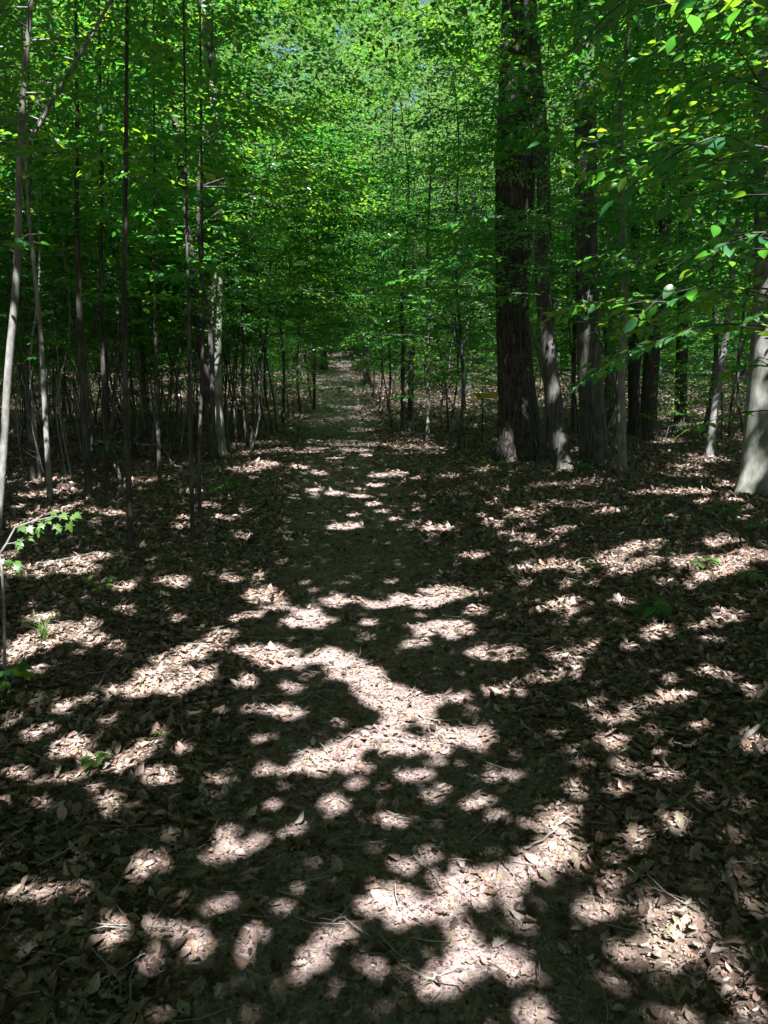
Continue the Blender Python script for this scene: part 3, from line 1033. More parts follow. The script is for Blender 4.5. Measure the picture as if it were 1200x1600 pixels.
def hero_tree(name, label, cat, pix, d, r_px, mat, sides=24, flare=.5, rough=0.0, seed=1, top=(0, 0, 6, .05), crown=None, cr_scale=1.0, group=None, limbs=()):
    b0 = at_depth(pix[0][0], pix[0][1], d)
    gz = float(ground(b0[0], b0[1]))
    root = thing(name, (b0[0], b0[1], gz), label, cat, group)
    mb = MB()
    Q, R, base = hero_trunk(mb, pix, d, r_px, sides, flare, rough, seed, pix[0][1], top)
    off = np.array([b0[0], b0[1], gz])
    mb.v = [v - off for v in mb.v]
    mb.build("trunk", mat, root)
    if crown is not None:
        c = link("crown", crown, root)
        tp = Q[-1] - off
        c.location = (tp[0] * .6, tp[1] * .6, crown_drop(tp[2], cr_scale))
        c.scale = (cr_scale,) * 3
        c.rotation_euler = (0, 0, seed * 1.7)
    return root, mb, Q, R, off


def crown_drop(topz, s):
    return 0.0


hero = []
# big furrowed oak right of the path, its darker twin stem fused behind
HT = {}
HT['oak'] = hero_tree("oak_tree", "broad furrowed oak trunk right of the path, lit in patches at its foot", "tree",
                      [(806, 724), (806, 690), (802, 600), (800, 480), (800, 320), (803, 160), (806, 20), (808, -120)], 15.8, [31, 27, 24.5, 23.5, 22.5, 21.5, 20.5, 20],
                      M_OAK, 64, .85, .085, 3, (.1, .2, 9, .12), HIGH[0], 1.0)
HT['oak2'] = hero_tree("dark_tree", "dark slanting trunk rising close behind the big furrowed oak, fused at its foot", "tree",
                       [(838, 718), (828, 650), (818, 560), (812, 470), (822, 330), (830, 230), (822, 110)], 16.5, [17, 14, 13, 12, 10, 10, 9],
                       M_DARK, 28, .5, .06, 4, (.2, .4, 6, .05))
HT['lean'] = hero_tree("maple_tree", "slender leaning grey trunk just right of the big furrowed oak", "tree",
                       [(880, 742), (872, 680), (862, 590), (852, 500), (845, 410), (850, 320), (848, 230), (838, 130), (828, 20)], 14.0, [15, 13, 12, 11.5, 11, 10.5, 10, 9.5, 9],
                       M_GREY, 26, .5, .03, 5, (-.3, .2, 7, .05), HIGH[1], .95)
HT['straight'] = hero_tree("straight_tree", "straight grey trunk with pale dapples, between the leaning trunk and a thin pale stem", "tree",
                           [(929, 730), (926, 650), (920, 540), (917, 400), (915, 250), (913, 60), (912, -60)], 14.6, [20, 19, 17.5, 17, 16.5, 15.5, 15],
                           M_GREY, 34, .4, .045, 6, (0, .3, 8, .08), HIGH[1], 1.0)
HT['thin_pale'] = hero_tree("young_tree", "thin pale stem with white sun patches right of the straight grey trunk", "tree",
                            [(972, 746), (972, 680), (971, 600), (974, 520), (976, 420), (972, 300), (968, 180)], 13.5, [7.5, 6.5, 6, 5.5, 5, 4.5, 4],
                            M_MAPLE, 12, .4, 0, 7, (.1, 0, 2, .015), SAP[0][1], 1.0)
HT['beech'] = hero_tree("beech_tree", "smooth grey beech trunk with flared foot and bright white sun patches at the right edge", "tree",
                        [(1208, 802), (1205, 740), (1207, 660), (1212, 560), (1215, 450), (1214, 330), (1212, 200), (1208, 60)], 9.7, [47, 42, 39, 36, 33, 31, 30, 28],
                        M_BEECH, 48, .6, 0, 8, (0, 0, 9, .12), HIGH[0], .95)
HT['far_dark'] = hero_tree("dark_tree", "dark thick trunk in shade behind the thin pale stem, leaning right", "tree",
                           [(1013, 695), (1014, 620), (1022, 500), (1036, 360), (1050, 200), (1060, 40), (1066, -60)], 20.0, [13, 12.5, 12, 11, 10.5, 10, 9],
                           M_DARK, 24, .4, .05, 9, (.2, 0, 6, .06), MID[0], .9)
HT['lean_pale'] = hero_tree("young_tree", "pale stem tilting right with a sunlit foot, left of the smooth beech", "tree",
                            [(1107, 718), (1113, 670), (1122, 600), (1134, 530), (1142, 470), (1146, 380)], 14.8, [7, 6.5, 6, 5.5, 5, 4],
                            M_MAPLE, 12, .3, 0, 10, (.4, .2, 2.5, .01), SAP[4][1], 1.0)
HT['mid_dark'] = hero_tree("dark_tree", "dark narrow trunk high in the shade between straight grey trunk and dark leaning one", "tree",
                           [(990, 690), (990, 560), (992, 400), (994, 200), (996, 40), (997, -50)], 21.5, [8, 7.5, 7, 6.5, 6, 5],
                           M_DARK, 14, .4, .04, 12, (0, 0, 5, .04), BIG[3][1], .9)
HT['far_pale'] = hero_tree("pale_tree", "far pale trunk dappled by sun, seen between straight grey trunk and dark trunks", "tree",
                           [(952, 668), (954, 560), (957, 400), (958, 250), (960, 100), (960, -40)], 25, [9, 8.5, 8, 8, 7.5, 7],
                           M_BEECH, 18, .4, 0, 13, (0, 0, 6, .06), BIG[2][1], .9)
HT['right_dark'] = hero_tree("dark_tree", "dark trunk deep in shade left of the beech at the right edge", "tree",
                             [(1062, 700), (1064, 600), (1068, 450), (1072, 300), (1074, 120), (1076, -40)], 22, [10, 9, 9, 8.5, 8, 8],
                             M_DARK, 16, .4, .05, 14, (0, 0, 6, .05), BIG[3][1], .9)
# left side
HT['dappled'] = hero_tree("grey_tree", "dappled grey-green trunk left of the path, thickest in the thicket", "tree",
                          [(342, 722), (338, 660), (336, 560), (338, 450), (340, 330), (338, 220), (331, 120), (325, 60), (322, -30)], 17.0, [12, 11, 10.5, 10.5, 10, 9.5, 8.5, 8, 7.5],
                          M_BEECH, 24, .45, 0, 15, (-.2, .2, 6, .05), MID[0], .9)
HT['reddish'] = hero_tree("dark_tree", "dark curving trunk beside the dappled grey-green trunk, bent to the left higher up", "tree",
                          [(334, 724), (328, 660), (320, 590), (308, 490), (298, 400), (288, 310), (280, 230), (270, 165)], 16.2, [7.5, 7, 6.5, 6.5, 6.5, 6, 5.5, 5],
                          M_DARK, 16, .4, .03, 16, (-.3, .2, 3.5, .02), SAP[1][1], 1.05)
HT['fork'] = hero_tree("forked_sapling", "pale forked sapling at the left edge, its lower stem bleached white by sun", "tree",
                       [(-8, 830), (0, 770), (7, 690), (11, 600), (18, 520), (26, 440), (29, 340), (30, 240), (36, 150), (43, 60), (50, -10), (58, -90)], 8.0, [7, 6.6, 6.2, 6, 5.8, 5.4, 5, 4.6, 4.2, 3.8, 3.4, 3],
                       M_MAPLE, 14, .3, 0, 17, (.15, .1, 2, .008))
for key, px_pts, d, r in [('fork', [(31, 238), (58, 200), (92, 138), (130, 78), (168, 10), (210, -70)], 8.0, [3.6, 3.3, 3, 2.7, 2.4, 2])]:
    root = HT[key][0]
    off = HT[key][4]
    mb = MB()
    pts = np.array([at_depth(x, y, d + .12 * i) for i, (x, y) in enumerate(px_pts)])
    bag = LeafBag()
    rng = np.random.default_rng(31)
    mb.tube(pts - off, np.array(r) * d / FPX, 10)
    mb.build("fork_limb", M_MAPLE, root)
    mb = MB()
    stem = np.array([at_depth(x, y, 8.0) for x, y in [(29, 300), (30, 240), (36, 150), (43, 60), (50, -10), (58, -90)]])
    for q in range(26):
        src = pts if q % 2 else stem
        t = rng.uniform(0.15, 1) * (len(src) - 1)
        i = min(int(t), len(src) - 2)
        p = src[i] + (t - i) * (src[i + 1] - src[i]) - off
        az = rng.uniform(0, 6.28)
        grow_branch(mb, bag, p, [math.cos(az), math.sin(az), rng.uniform(.1, .5)], rng.uniform(.6, 1.3), .008, rng, .07, .10, 6, 4)
    mb.build("branch", M_MAPLE, root)
    lv = MB()
    bag.cull(off)
    bag.into(lv, T_OVATE)
    lv.build("crown", M_LEAF, root)

# named thin stems (pixel polylines, distance, half-width px, material, label, crown)
STEMS = [
    ([(204, 862), (200, 740), (196, 600), (194, 420), (197, 250), (198, 100), (199, -20)], [4.8, 4.4, 4.0, 3.6, 3.2, 2.6, 2.2], M_DARK, "nearest dark upright sapling left of the path, rooted at the thicket's front", 0, 7.0),
    ([(301, 842), (299, 740), (297, 620), (296, 500), (292, 380)], [3.4, 3, 2.8, 2.4, 2], M_STEM, "thin straight sapling at the thicket front, nearest the path", 4, None),
    ([(139, 782), (134, 690), (128, 600), (124, 470), (119, 330), (121, 200)], [5.5, 5, 4.6, 4.2, 3.6, 3], M_DARK, "dark sapling leaning slightly left, between two pale stems and the front sapling", 1, None),
    ([(78, 782), (75, 720), (71, 655), (64, 520), (52, 400), (44, 330)], [4, 4, 3.7, 3.4, 3, 2.5], M_MAPLE, "pale sapling at far left with a white sunlit section halfway down", 3, None),
    ([(52, 752), (48, 690), (42, 600), (40, 500), (44, 380), (47, 250)], [4.4, 4, 3.6, 3.3, 3, 2.5], M_STEM, "grey sapling close beside the white-lit one at far left", 1, None),
    ([(312, 812), (311, 720), (314, 620), (318, 500), (316, 380)], [3, 2.8, 2.5, 2.2, 2], M_STEM, "slim sapling standing before the dappled grey-green trunk", 2, None),
    ([(250, 755), (246, 650), (243, 540), (240, 420), (242, 300)], [3.2, 3, 2.8, 2.5, 2.2], M_STEM, "slim grey sapling halfway between front sapling and dappled trunk", 5, None),
    ([(167, 772), (164, 660), (160, 540), (157, 420), (160, 300)], [4, 3.8, 3.5, 3.2, 2.8], M_DARK, "dark sapling just right of the left-leaning dark one", 5, None),
    ([(491, 641), (491, 580), (490, 520), (491, 440)], [2.6, 2.4, 2.2, 2], M_DARK, "dark slim sapling on the path's left edge far ahead", 2, None),
    ([(668, 692), (669, 620), (669, 520), (668, 420), (670, 330)], [2.8, 2.6, 2.4, 2.2, 2], M_MAPLE, "pale-footed slim sapling on the right of the path before the sign", 0, None),
    ([(641, 658), (642, 600), (644, 520), (646, 430)], [5, 4.6, 4.2, 3.8], M_DARK, "short-looking dark trunk right of the path, left of the pale-footed sapling", 5, None),
    ([(573, 606), (573, 570), (572, 520), (571, 450)], [6, 5.4, 5, 4.6], M_DARK, "dark trunk where the path's right verge climbs far ahead", 3, None),
    ([(507, 577), (506, 555), (505, 520), (504, 460)], [6, 5.2, 5, 4.8], M_DARK, "dark trunk standing at the far end of the path", 3, None),
    ([(895, 676), (896, 600), (898, 480), (894, 380)], [3.5, 3.2, 3, 2.6], M_STEM, "slim far sapling seen between leaning and straight grey trunks", 1, None),
]
hero_xy = []
for i, (pix, r, mat, lab, ci, d) in enumerate(STEMS):
    g = on_ground(*pix[0])
    dd = g[1]
    root, *_ = hero_tree("sapling", lab, "sapling", pix, dd, r, mat, 10, .35, 0, 40 + i, (.1, .1, max(.8, 7.5 - at_depth(*pix[-1], dd)[2]), .008), SAP[ci][1], 1.0)
    hero_xy.append(root.location[:2])
for k in HT:
    hero_xy.append(HT[k][0].location[:2])
    # crowns of tall trees keep their own height; nothing more to set
hero_xy = np.array(hero_xy)

# -- repeats: thicket saplings, roadside saplings, forest trees
rng = np.random.default_rng(2024)
placed = [tuple(p) for p in hero_xy]


L6 = HT['dappled'][0].location
L7 = HT['reddish'][0].location


def free(x, y, dmin):
    # leave the dappled trunk in view and in its shaft of sun
    if y < L6.y - .3 and L7.x / L7.y - .012 < x / y < L6.x / L6.y + .018:
        return False
    if L6.y - 6 < y < L6.y and abs(x - L6.x) < .9:
        return False
    return all((x - a) ** 2 + (y - b) ** 2 > dmin * dmin for a, b in placed)


def zone(x, y):
    px, py, f = to_px(np.array([x, y, float(ground(x, y))]))
    return px, f


def scatter(n, ys, side, protos, name, cat, labeler, dmin, scl, gap, wide=.60, group=None, ypow=1.0):
    made, tries = 0, 0
    first = {}
    while made < n and tries < 20000:
        tries += 1
        y = ys[0] + (ys[1] - ys[0]) * rng.random() ** ypow
        pxx = path_x(y)
        if side < 0:
            lo, hi = -wide * y - 1.0, pxx - path_hw(y) - gap
        else:
            lo, hi = pxx + path_hw(y) + gap, wide * y + 1.0
        if hi <= lo:
            continue
        x = rng.uniform(lo, hi)
        if not free(x, y, dmin):
            continue
        placed.append((x, y))
        k = int(rng.integers(0, len(protos)))
        lab, grp = labeler(x, y, k)
        z = float(ground(x, y))
        s = rng.uniform(*scl)
        rz = rng.uniform(0, 6.28)
        if k not in first:
            r = first[k] = make(name, protos[k], (x, y, z), rz, s, lab, cat, grp)
        else:
            r = dup(first[k], (x, y, z), rz, s, lab, grp)
        if protos is SAP:
            a = .045 if rng.random() < .75 else .13
            r.rotation_euler = (rng.normal() * a * .6, rng.normal() * a, rz)
        made += 1


BK = {0: "pale", 1: "grey", 2: "dark", 3: "grey", 4: "pale", 5: "dark"}


def lab_left(x, y, k):
    px, f = zone(x, y)
    h = "at the left edge" if px < 130 else "left of the dappled trunk" if px < 320 else "right of the dappled trunk"
    d = "in the front rows" if f < 14 else "midway back" if f < 22 else "deep back"
    l = f"thin {BK[k]} sapling {d} of the thicket {h}"
    return l, "saplings of the dense thicket left of the path, " + l


def lab_right(x, y, k):
    px, f = zone(x, y)
    h = "between path and furrowed oak" if px < 790 else "behind the grey trunks" if px < 980 else "toward the right edge"
    d = "nearer" if f < 22 else "farther"
    l = f"thin {BK[k]} {d} sapling right of the path, {h}"
    return l, "saplings right of the path, " + l


def lab_low(x, y, k):
    px, f = zone(x, y)
    sd = "left" if px < 540 else "right"
    l = f"low leafy {['bushy', 'tall', 'small'][k]} sapling with leaves near the ground, {sd} of the path"
    return l, "low leafy saplings, " + l


def lab_big(x, y, k):
    px, f = zone(x, y)
    sd = "left of the path" if px < 500 else "beyond the path's bend" if px < 700 else "right of the path"
    d = "midway back" if f < 36 else "far back"
    l = f"tall {['grey', 'dark', 'smooth pale', 'slender grey'][k]} forest tree {d}, {sd}"
    return l, "tall forest trees, " + l


scatter(105, (10.5, 26), -1, SAP, "sapling", "sapling", lab_left, .32, (.85, 1.2), .9, ypow=.8)
scatter(114, (11, 26), -1, SAP, "sapling", "sapling", lab_left, .22, (.55, .9), 1.0)
scatter(50, (22, 42), -1, SAP, "sapling", "sapling", lab_left, .4, (.85, 1.25), .8, wide=.52)
scatter(40, (17, 42), 1, SAP, "sapling", "sapling", lab_right, .7, (.85, 1.25), .9, wide=.55)
scatter(10, (13, 30), -1, LOW, "low_sapling", "young tree", lab_low, .5, (.8, 1.2), 1.0)
scatter(52, (22, 50), -1, LOW, "low_sapling", "young tree", lab_low, .6, (.9, 1.4), .4, wide=.5)
scatter(30, (24, 55), 1, LOW, "low_sapling", "young tree", lab_low, .6, (.9, 1.4), .4, wide=.4)
scatter(46, (17, 40), 1, LOW, "low_sapling", "young tree", lab_low, .8, (.9, 1.3), .8)
scatter(9, (32, 62), -1, BIG, "forest_tree", "tree", lab_big, 1.6, (.7, 1.0), .9, wide=.14)
scatter(9, (30, 62), 1, BIG, "forest_tree", "tree", lab_big, 1.6, (.7, 1.0), 1.0, wide=.06)
scatter(36, (24, 66), -1, BIG, "forest_tree", "tree", lab_big, 2.4, (.8, 1.15), 1.3, wide=.55)
scatter(44, (23, 66), 1, BIG, "forest_tree", "tree", lab_big, 2.4, (.8, 1.15), 1.6, wide=.55)


# -- understory trees whose level boughs close over the path and before the trunks (boughs lean toward local +x)
def arch_meshes(seed, H, r0, hb, nb, Lb, leaf, spacing, spread=1.25, cull_off=None, rz=0.0):
    rng = np.random.default_rng(seed)
    n = 14
    P = bend(np.zeros(3), np.array([.03 * H, rng.normal() * .3, H]), n, rng, .12)
    P[0] = [0, 0, -.15]
    wood, bag = MB(), LeafBag()
    R = r0 * np.linspace(1, .22, n) ** .9
    R[0] *= 1.3
    wood.tube(P, R, 9)
    for k in range(nb):
        z = hb + (H - hb) * ((k + rng.uniform(-.3, .3)) / nb)
        i = int(np.clip(np.searchsorted(P[:, 2], z) - 1, 0, n - 2))
        az = rng.normal() * spread
        el = rng.uniform(.12, .75)
        L = Lb * (.55 + .45 * math.cos(az)) * rng.uniform(.65, 1.1) + .6
        grow_branch(wood, bag, P[i], [math.cos(az) * math.cos(el), math.sin(az) * math.cos(el), math.sin(el)], L, max(R[i] * .45, .006), rng, spacing, leaf, 9, 5, 2 if L > 1.8 else 1)
    if cull_off is not None:
        c, s_ = math.cos(rz), math.sin(rz)
        for arr in (bag.p, bag.a, bag.n):
            for j in range(len(arr)):
                v = arr[j]
                arr[j] = np.stack([c * v[:, 0] - s_ * v[:, 1], s_ * v[:, 0] + c * v[:, 1], v[:, 2]], -1)
        for j in range(len(wood.v)):
            v = wood.v[j]
            wood.v[j] = np.stack([c * v[:, 0] - s_ * v[:, 1], s_ * v[:, 0] + c * v[:, 1], v[:, 2]], -1)
        bag.cull(cull_off)
    leaves = MB()
    bag.into(leaves, T_SIMPLE)
    return wood.mesh("trunk", M_STEM), leaves.mesh("crown", M_LEAF)


ARCH = [arch_meshes(300 + i, H, r, hb, nb, Lb, .10, .062) for i, (H, r, hb, nb, Lb) in enumerate([(8.5, .045, 2.6, 20, 3.0), (7.4, .038, 3.0, 18, 2.8), (10.0, .055, 3.2, 22, 3.3)])]
first = {}
for i, (dx, y, k) in enumerate([(-2.6, 15.5, 2), (-2.2, 19, 0), (-1.8, 22, 1), (-1.9, 26, 2), (-1.6, 31, 0), (-1.3, 36, 1), (-1.5, 42, 0), (-1.4, 48, 1),
                                (2.7, 17.5, 0), (1.8, 20.5, 1), (2.0, 24, 2), (1.7, 28, 0), (1.6, 33, 1), (1.6, 38, 0), (1.5, 44, 1), (1.5, 50, 0),
                                (-5.0, 20, 2), (-6.5, 25, 0), (5.2, 19, 2), (7.5, 22, 0), (3.9, 27, 1), (-3.6, 29, 2), (-8.5, 19, 2), (9.5, 20, 2)]):
    x = float(path_x(y)) + dx
    z = float(ground(x, y))
    left = dx < 0
    rz = (0 if left else math.pi) + rng.normal() * .3
    d = "near" if y < 21 else "midway" if y < 32 else "far"
    lab = f"{['tall', 'low', 'big'][k]} leafy understory tree {d}, reaching level boughs over the path from its {'left' if left else 'right'}"
    if k not in first:
        first[k] = make("understory_tree", ARCH[k], (x, y, z), rz, 1.0, lab, "tree", "understory trees arching over the path, " + lab)
    else:
        dup(first[k], (x, y, z), rz, rng.uniform(.9, 1.15), lab, "understory trees arching over the path, " + lab)
for i, (x, y, H, hb, nb, Lb, lf, lab) in enumerate([
        (4.1, 6.4, 6.0, 1.9, 16, 2.3, .095, "leafy tree just outside the right edge, sending level sprays before the beech"),
        (5.6, 8.6, 7.5, 2.2, 20, 2.9, .095, "leafy tree outside the right edge whose sprays cross the beech and pale tilted stem"),
        (3.2, 11.3, 7.0, 2.7, 18, 2.2, .095, "slim leafy tree before the straight grey trunk, hiding its upper half in sprays"),
        (6.0, 12.2, 8.5, 2.6, 22, 3.0, .10, "leafy tree between thin pale stem and beech, spreading level sprays left"),
        (2.55, 13.2, 7.5, 3.3, 16, 1.9, .095, "slim leafy tree before the furrowed oak, its sprays crossing the oak's trunk"),
        (7.6, 14.5, 9.0, 2.6, 22, 3.2, .10, "leafy tree behind the beech filling the right edge with sprays")]):
    z = float(ground(x, y))
    rz = math.pi + rng.normal() * .25
    make("understory_tree", arch_meshes(330 + i, H, .022, hb, nb, Lb, lf, .06, 1.5, np.array([x, y, z]), rz), (x, y, z), 0, 1.0, lab, "tree")


# -- the far wood that reads as one mass
def far_wood():
    rng = np.random.default_rng(9)
    mb = MB()
    # leaf clumps of many sizes, so that light and dark masses and gaps form
    nc = 3300
    cyy = rng.uniform(60, 95, nc)
    cxx = rng.uniform(-.62, .62, nc) * cyy
    chh = rng.uniform(0, 1, nc) * 36
    thin = (cxx / cyy > .30) & (chh > 12) & (rng.random(nc) < .45)
    cxx, cyy, chh = cxx[~thin], cyy[~thin], chh[~thin]
    rad = rng.uniform(.7, 2.0, len(cxx))
    cnt = (rad ** 2 * 85).astype(int) + 30
    rep_ = np.repeat(np.arange(len(cxx)), cnt)
    n = len(rep_)
    q = rng.normal(size=(n, 3))
    q = q / np.linalg.norm(q, axis=1, keepdims=True) * rng.uniform(.3, 1, (n, 1)) ** .5
    x = cxx[rep_] + q[:, 0] * rad[rep_] * 1.25
    y = cyy[rep_] + q[:, 1] * rad[rep_] * 1.25
    P = np.stack([x, y, ground(x, y) + np.clip(chh[rep_] + q[:, 2] * rad[rep_] * .55, .1, 60)], -1)
    tone = np.clip(rng.random(len(cxx))[rep_] * .7 + rng.random(n) * .3, 0, 1)
    mb.leaves(T_SIMPLE, P, rng.normal(size=(n, 3)), norm(np.array([0, 0, 1.0]) + rng.normal(size=(n, 3)) * .5), rng.uniform(.24, .46, n), tone)
    tag(mb.build("far_wood", M_LEAF_FAR), "mass of far green woodland foliage closing the view", "woodland", kind="stuff")


far_wood()


# ------------------------------------------------------------------ leafy branches close to the camera (right), carried by saplings rooted just outside the frame
def px_tree(name, label, foot, branches, leaf, mat_leaf, seed, H, r0=.016, tmpl=T_NEAR):
    """foot: (x, y); branches: [(points (px,py,depth)), leaf size, twig count]"""
    rng = np.random.default_rng(seed)
    z0 = float(ground(*foot))
    off = np.array([foot[0], foot[1], z0])
    root = thing(name, off, label, "sapling")
    tr = MB()
    zz = np.linspace(-.1, H, 12)
    trunk = np.stack([.03 * np.sin(zz * 2 + seed), .03 * np.cos(zz * 1.7), zz], -1)
    tr.tube(trunk, np.linspace(r0, r0 * .35, 12), 10)
    tr.build("trunk", M_STEM, root)
    for pts, size, ntw, sp in branches:
        wood, bag = MB(), LeafBag()
        W = np.array([at_depth(*p) for p in pts]) - off
        st = np.array([0, 0, max(.3, min(H * .95, W[0][2] - .25))])
        W = np.vstack([st, W])
        seg = np.concatenate([[0], np.cumsum(np.linalg.norm(np.diff(W, axis=0), axis=1))])
        s = np.linspace(0, seg[-1], 14)
        Q = np.stack([np.interp(s, seg, W[:, k]) for k in range(3)], -1)
        for it in range(3):
            Q[1:-1] = (Q[:-2] + 2 * Q[1:-1] + Q[2:]) / 4
        Q += rng.normal(size=Q.shape) * .004
        wood.tube(Q, np.linspace(.006, .0018, 14), 6)
        twig_leaves(bag, Q[5:], rng, sp, size, .12, .28, .02)
        for q in range(ntw):
            i = int(5 + (q + .5) / ntw * 8)
            T = norm(Q[min(i + 1, 13)] - Q[i])
            sd = norm(np.cross(T, [0, 0, 1.0])) * (1 if q % 2 else -1)
            l = rng.uniform(.18, .42) * (size / .09)
            dv = norm(T * .8 + sd * .8 + rng.normal(size=3) * .12)
            E = np.array([Q[i], Q[i] + dv * l * .5, Q[i] + dv * l + [0, 0, -.03]])
            wood.tube(E, [.0025, .002, .001], 5)
            twig_leaves(bag, E, rng, sp, size, .1, .28, .2)
        wood.build("branch", M_STEM, root)
        lv = MB()
        bag.cull(off)
        bag.into(lv, tmpl)
        lv.build("foliage", mat_leaf, root)
    return root


px_tree("leafy_sapling", "near sapling reaching in from the right edge with large bright green leaves", (1.75, 2.45), [
    ([(1260, 255, 2.4), (1190, 225, 2.3), (1120, 205, 2.15), (1050, 240, 2.05)], .072, 8, .045),
    ([(1265, 400, 2.6), (1190, 345, 2.6), (1140, 372, 2.5), (1085, 420, 2.4)], .068, 6, .05),
    ([(1260, 300, 2.6), (1180, 280, 2.8), (1110, 290, 3.0), (1040, 330, 3.2)], .065, 8, .05),
    ([(1270, 160, 2.5), (1200, 150, 2.6), (1130, 110, 2.6)], .065, 6, .055)], .1, M_LEAF_NEAR, 61, 3.1)
px_tree("leafy_sapling", "tall near sapling whose big dark leaves hang at the top right of the view", (1.45, 1.7), [
    ([(1240, -80, 2.0), (1120, -60, 2.2), (1020, -20, 2.3), (940, 15, 2.3)], .075, 6, .05),
    ([(1250, -30, 1.9), (1180, -20, 2.3), (1110, 40, 2.5), (1070, 55, 2.6)], .06, 7, .05),
    ([(1240, -60, 1.9), (1060, -40, 2.6), (960, 30, 3.0), (890, 80, 3.2)], .06, 8, .05)], .1, M_LEAF_NEAR, 62, 3.3)
px_tree("leafy_sapling", "sapling from the right edge with mid-height sprays before the beech and grey trunks", (2.35, 3.6), [
    ([(1260, 560, 3.6), (1180, 500, 3.7), (1090, 500, 3.8), (1000, 545, 3.8), (935, 575, 4.0)], .08, 10, .055),
    ([(1270, 600, 3.6), (1190, 560, 3.8), (1120, 590, 4.0)], .08, 3, .065),
    ([(1260, 480, 3.6), (1180, 450, 3.9), (1100, 450, 4.2), (1020, 480, 4.6)], .08, 5, .07),
    ([(1260, 380, 3.6), (1180, 390, 4.0), (1060, 400, 4.6), (960, 420, 5.2)], .08, 6, .07),
    ([(1260, 640, 3.7), (1180, 640, 4.2), (1090, 660, 4.6), (1060, 680, 4.7)], .08, 2, .08)], .1, M_LEAF_NEAR, 63, 3.2)
px_tree("leafy_sapling", "sapling right of the beech spreading small leaf sprays over the grey trunks", (4.3, 7.3), [
    ([(1260, 420, 7.2), (1150, 380, 7.0), (1020, 380, 7.0), (900, 420, 7.2)], .095, 16, .055),
    ([(1260, 300, 7.2), (1130, 260, 7.2), (1000, 250, 7.5), (880, 300, 8.0)], .095, 16, .055),
    ([(1260, 180, 7.2), (1150, 120, 7.2), (1000, 100, 7.5), (900, 150, 8.0)], .095, 16, .055),
    ([(1260, 250, 7.2), (1180, 200, 6.8), (1080, 190, 6.6)], .095, 12, .055),
    ([(1260, 520, 7.2), (1150, 500, 7.5), (1040, 520, 8.0), (900, 600, 8.4)], .095, 12, .055),
    ([(1260, 90, 7.2), (1150, 30, 7.2), (1000, 0, 7.5), (860, 50, 8.0)], .095, 16, .055)], .1, M_LEAF, 64, 5.5, .03, T_OVATE)
px_tree("leafy_sapling", "sapling behind the forked one with one bright leaf spray at the left edge", (-2.5, 4.1), [
    ([(-60, 400, 4.1), (-10, 385, 4.1), (40, 372, 4.1), (62, 380, 4.1)], .085, 2, .08),
    ([(-60, 250, 4.1), (-10, 200, 4.1), (40, 190, 4.3)], .085, 3, .08)], .1, M_LEAF_NEAR, 65, 3.2)

# ------------------------------------------------------------------ trail sign
sg = on_ground(753, 693)
sroot = thing("trail_sign", (sg[0], sg[1], float(ground(sg[0], sg[1]))), "small yellow plank sign on a thin dark post left of the oak", "sign")
D = sg[1]
top = at_depth(752, 618, D)
zt = top[2] - sroot.location[2]
mb = MB()
mb.tube([[0, 0.03, -.3], [0.01, .03, zt * .5], [0, .03, zt + .02]], [.018, .017, .016], 8, cap=True)
mb.build("post", plain_mat("dark_post_wood", (.03, .03, .028), .8), sroot)


def box(mb, c, h, bev=.006):
    c, h = np.array(c, float), np.array(h, float)
    V, F = [], []
    for s, g in ((1 - 0, -1), (1 - 0, 1)):
        pass
    xs = [-h[0], -h[0] + bev, h[0] - bev, h[0]]
    prof = [(-h[0] + bev, -h[2]), (h[0] - bev, -h[2]), (h[0], -h[2] + bev), (h[0], h[2] - bev), (h[0] - bev, h[2]), (-h[0] + bev, h[2]), (-h[0], h[2] - bev), (-h[0], -h[2] + bev)]
    for yy in (-h[1], h[1]):
        for (x, z) in prof:
            V.append(c + [x, yy, z])
    n = len(prof)
    for i in range(n):
        F.append([i, (i + 1) % n, n + (i + 1) % n, n + i])
    mb.add(V, np.array(F))
    mb.add(V[:n], np.array([[0, i, i + 1] for i in range(1, n - 1)]))
    mb.add(V[n:], np.array([[0, i + 1, i] for i in range(1, n - 1)]))


wpx = D / FPX
mb = MB()
box(mb, ((756 - 752) * wpx, 0, zt), (19 * wpx, .012, 4.0 * wpx))
board = mb.build("board", plain_mat("yellow_paint", (.46, .38, .02), .55, 9, .25), sroot)
mb = MB()
mc = (745.8 - 752) * wpx
mb.tube([[mc - .03, -.016, zt + .03], [mc + .02, -.016, zt + .025], [mc + .025, -.016, zt - .005], [mc - .015, -.016, zt - .03], [mc + .035, -.016, zt - .035]], [.009] * 5, 6, cap=True)
mb.build("painted_mark", plain_mat("dark_paint", (.02, .018, .015), .6), board)

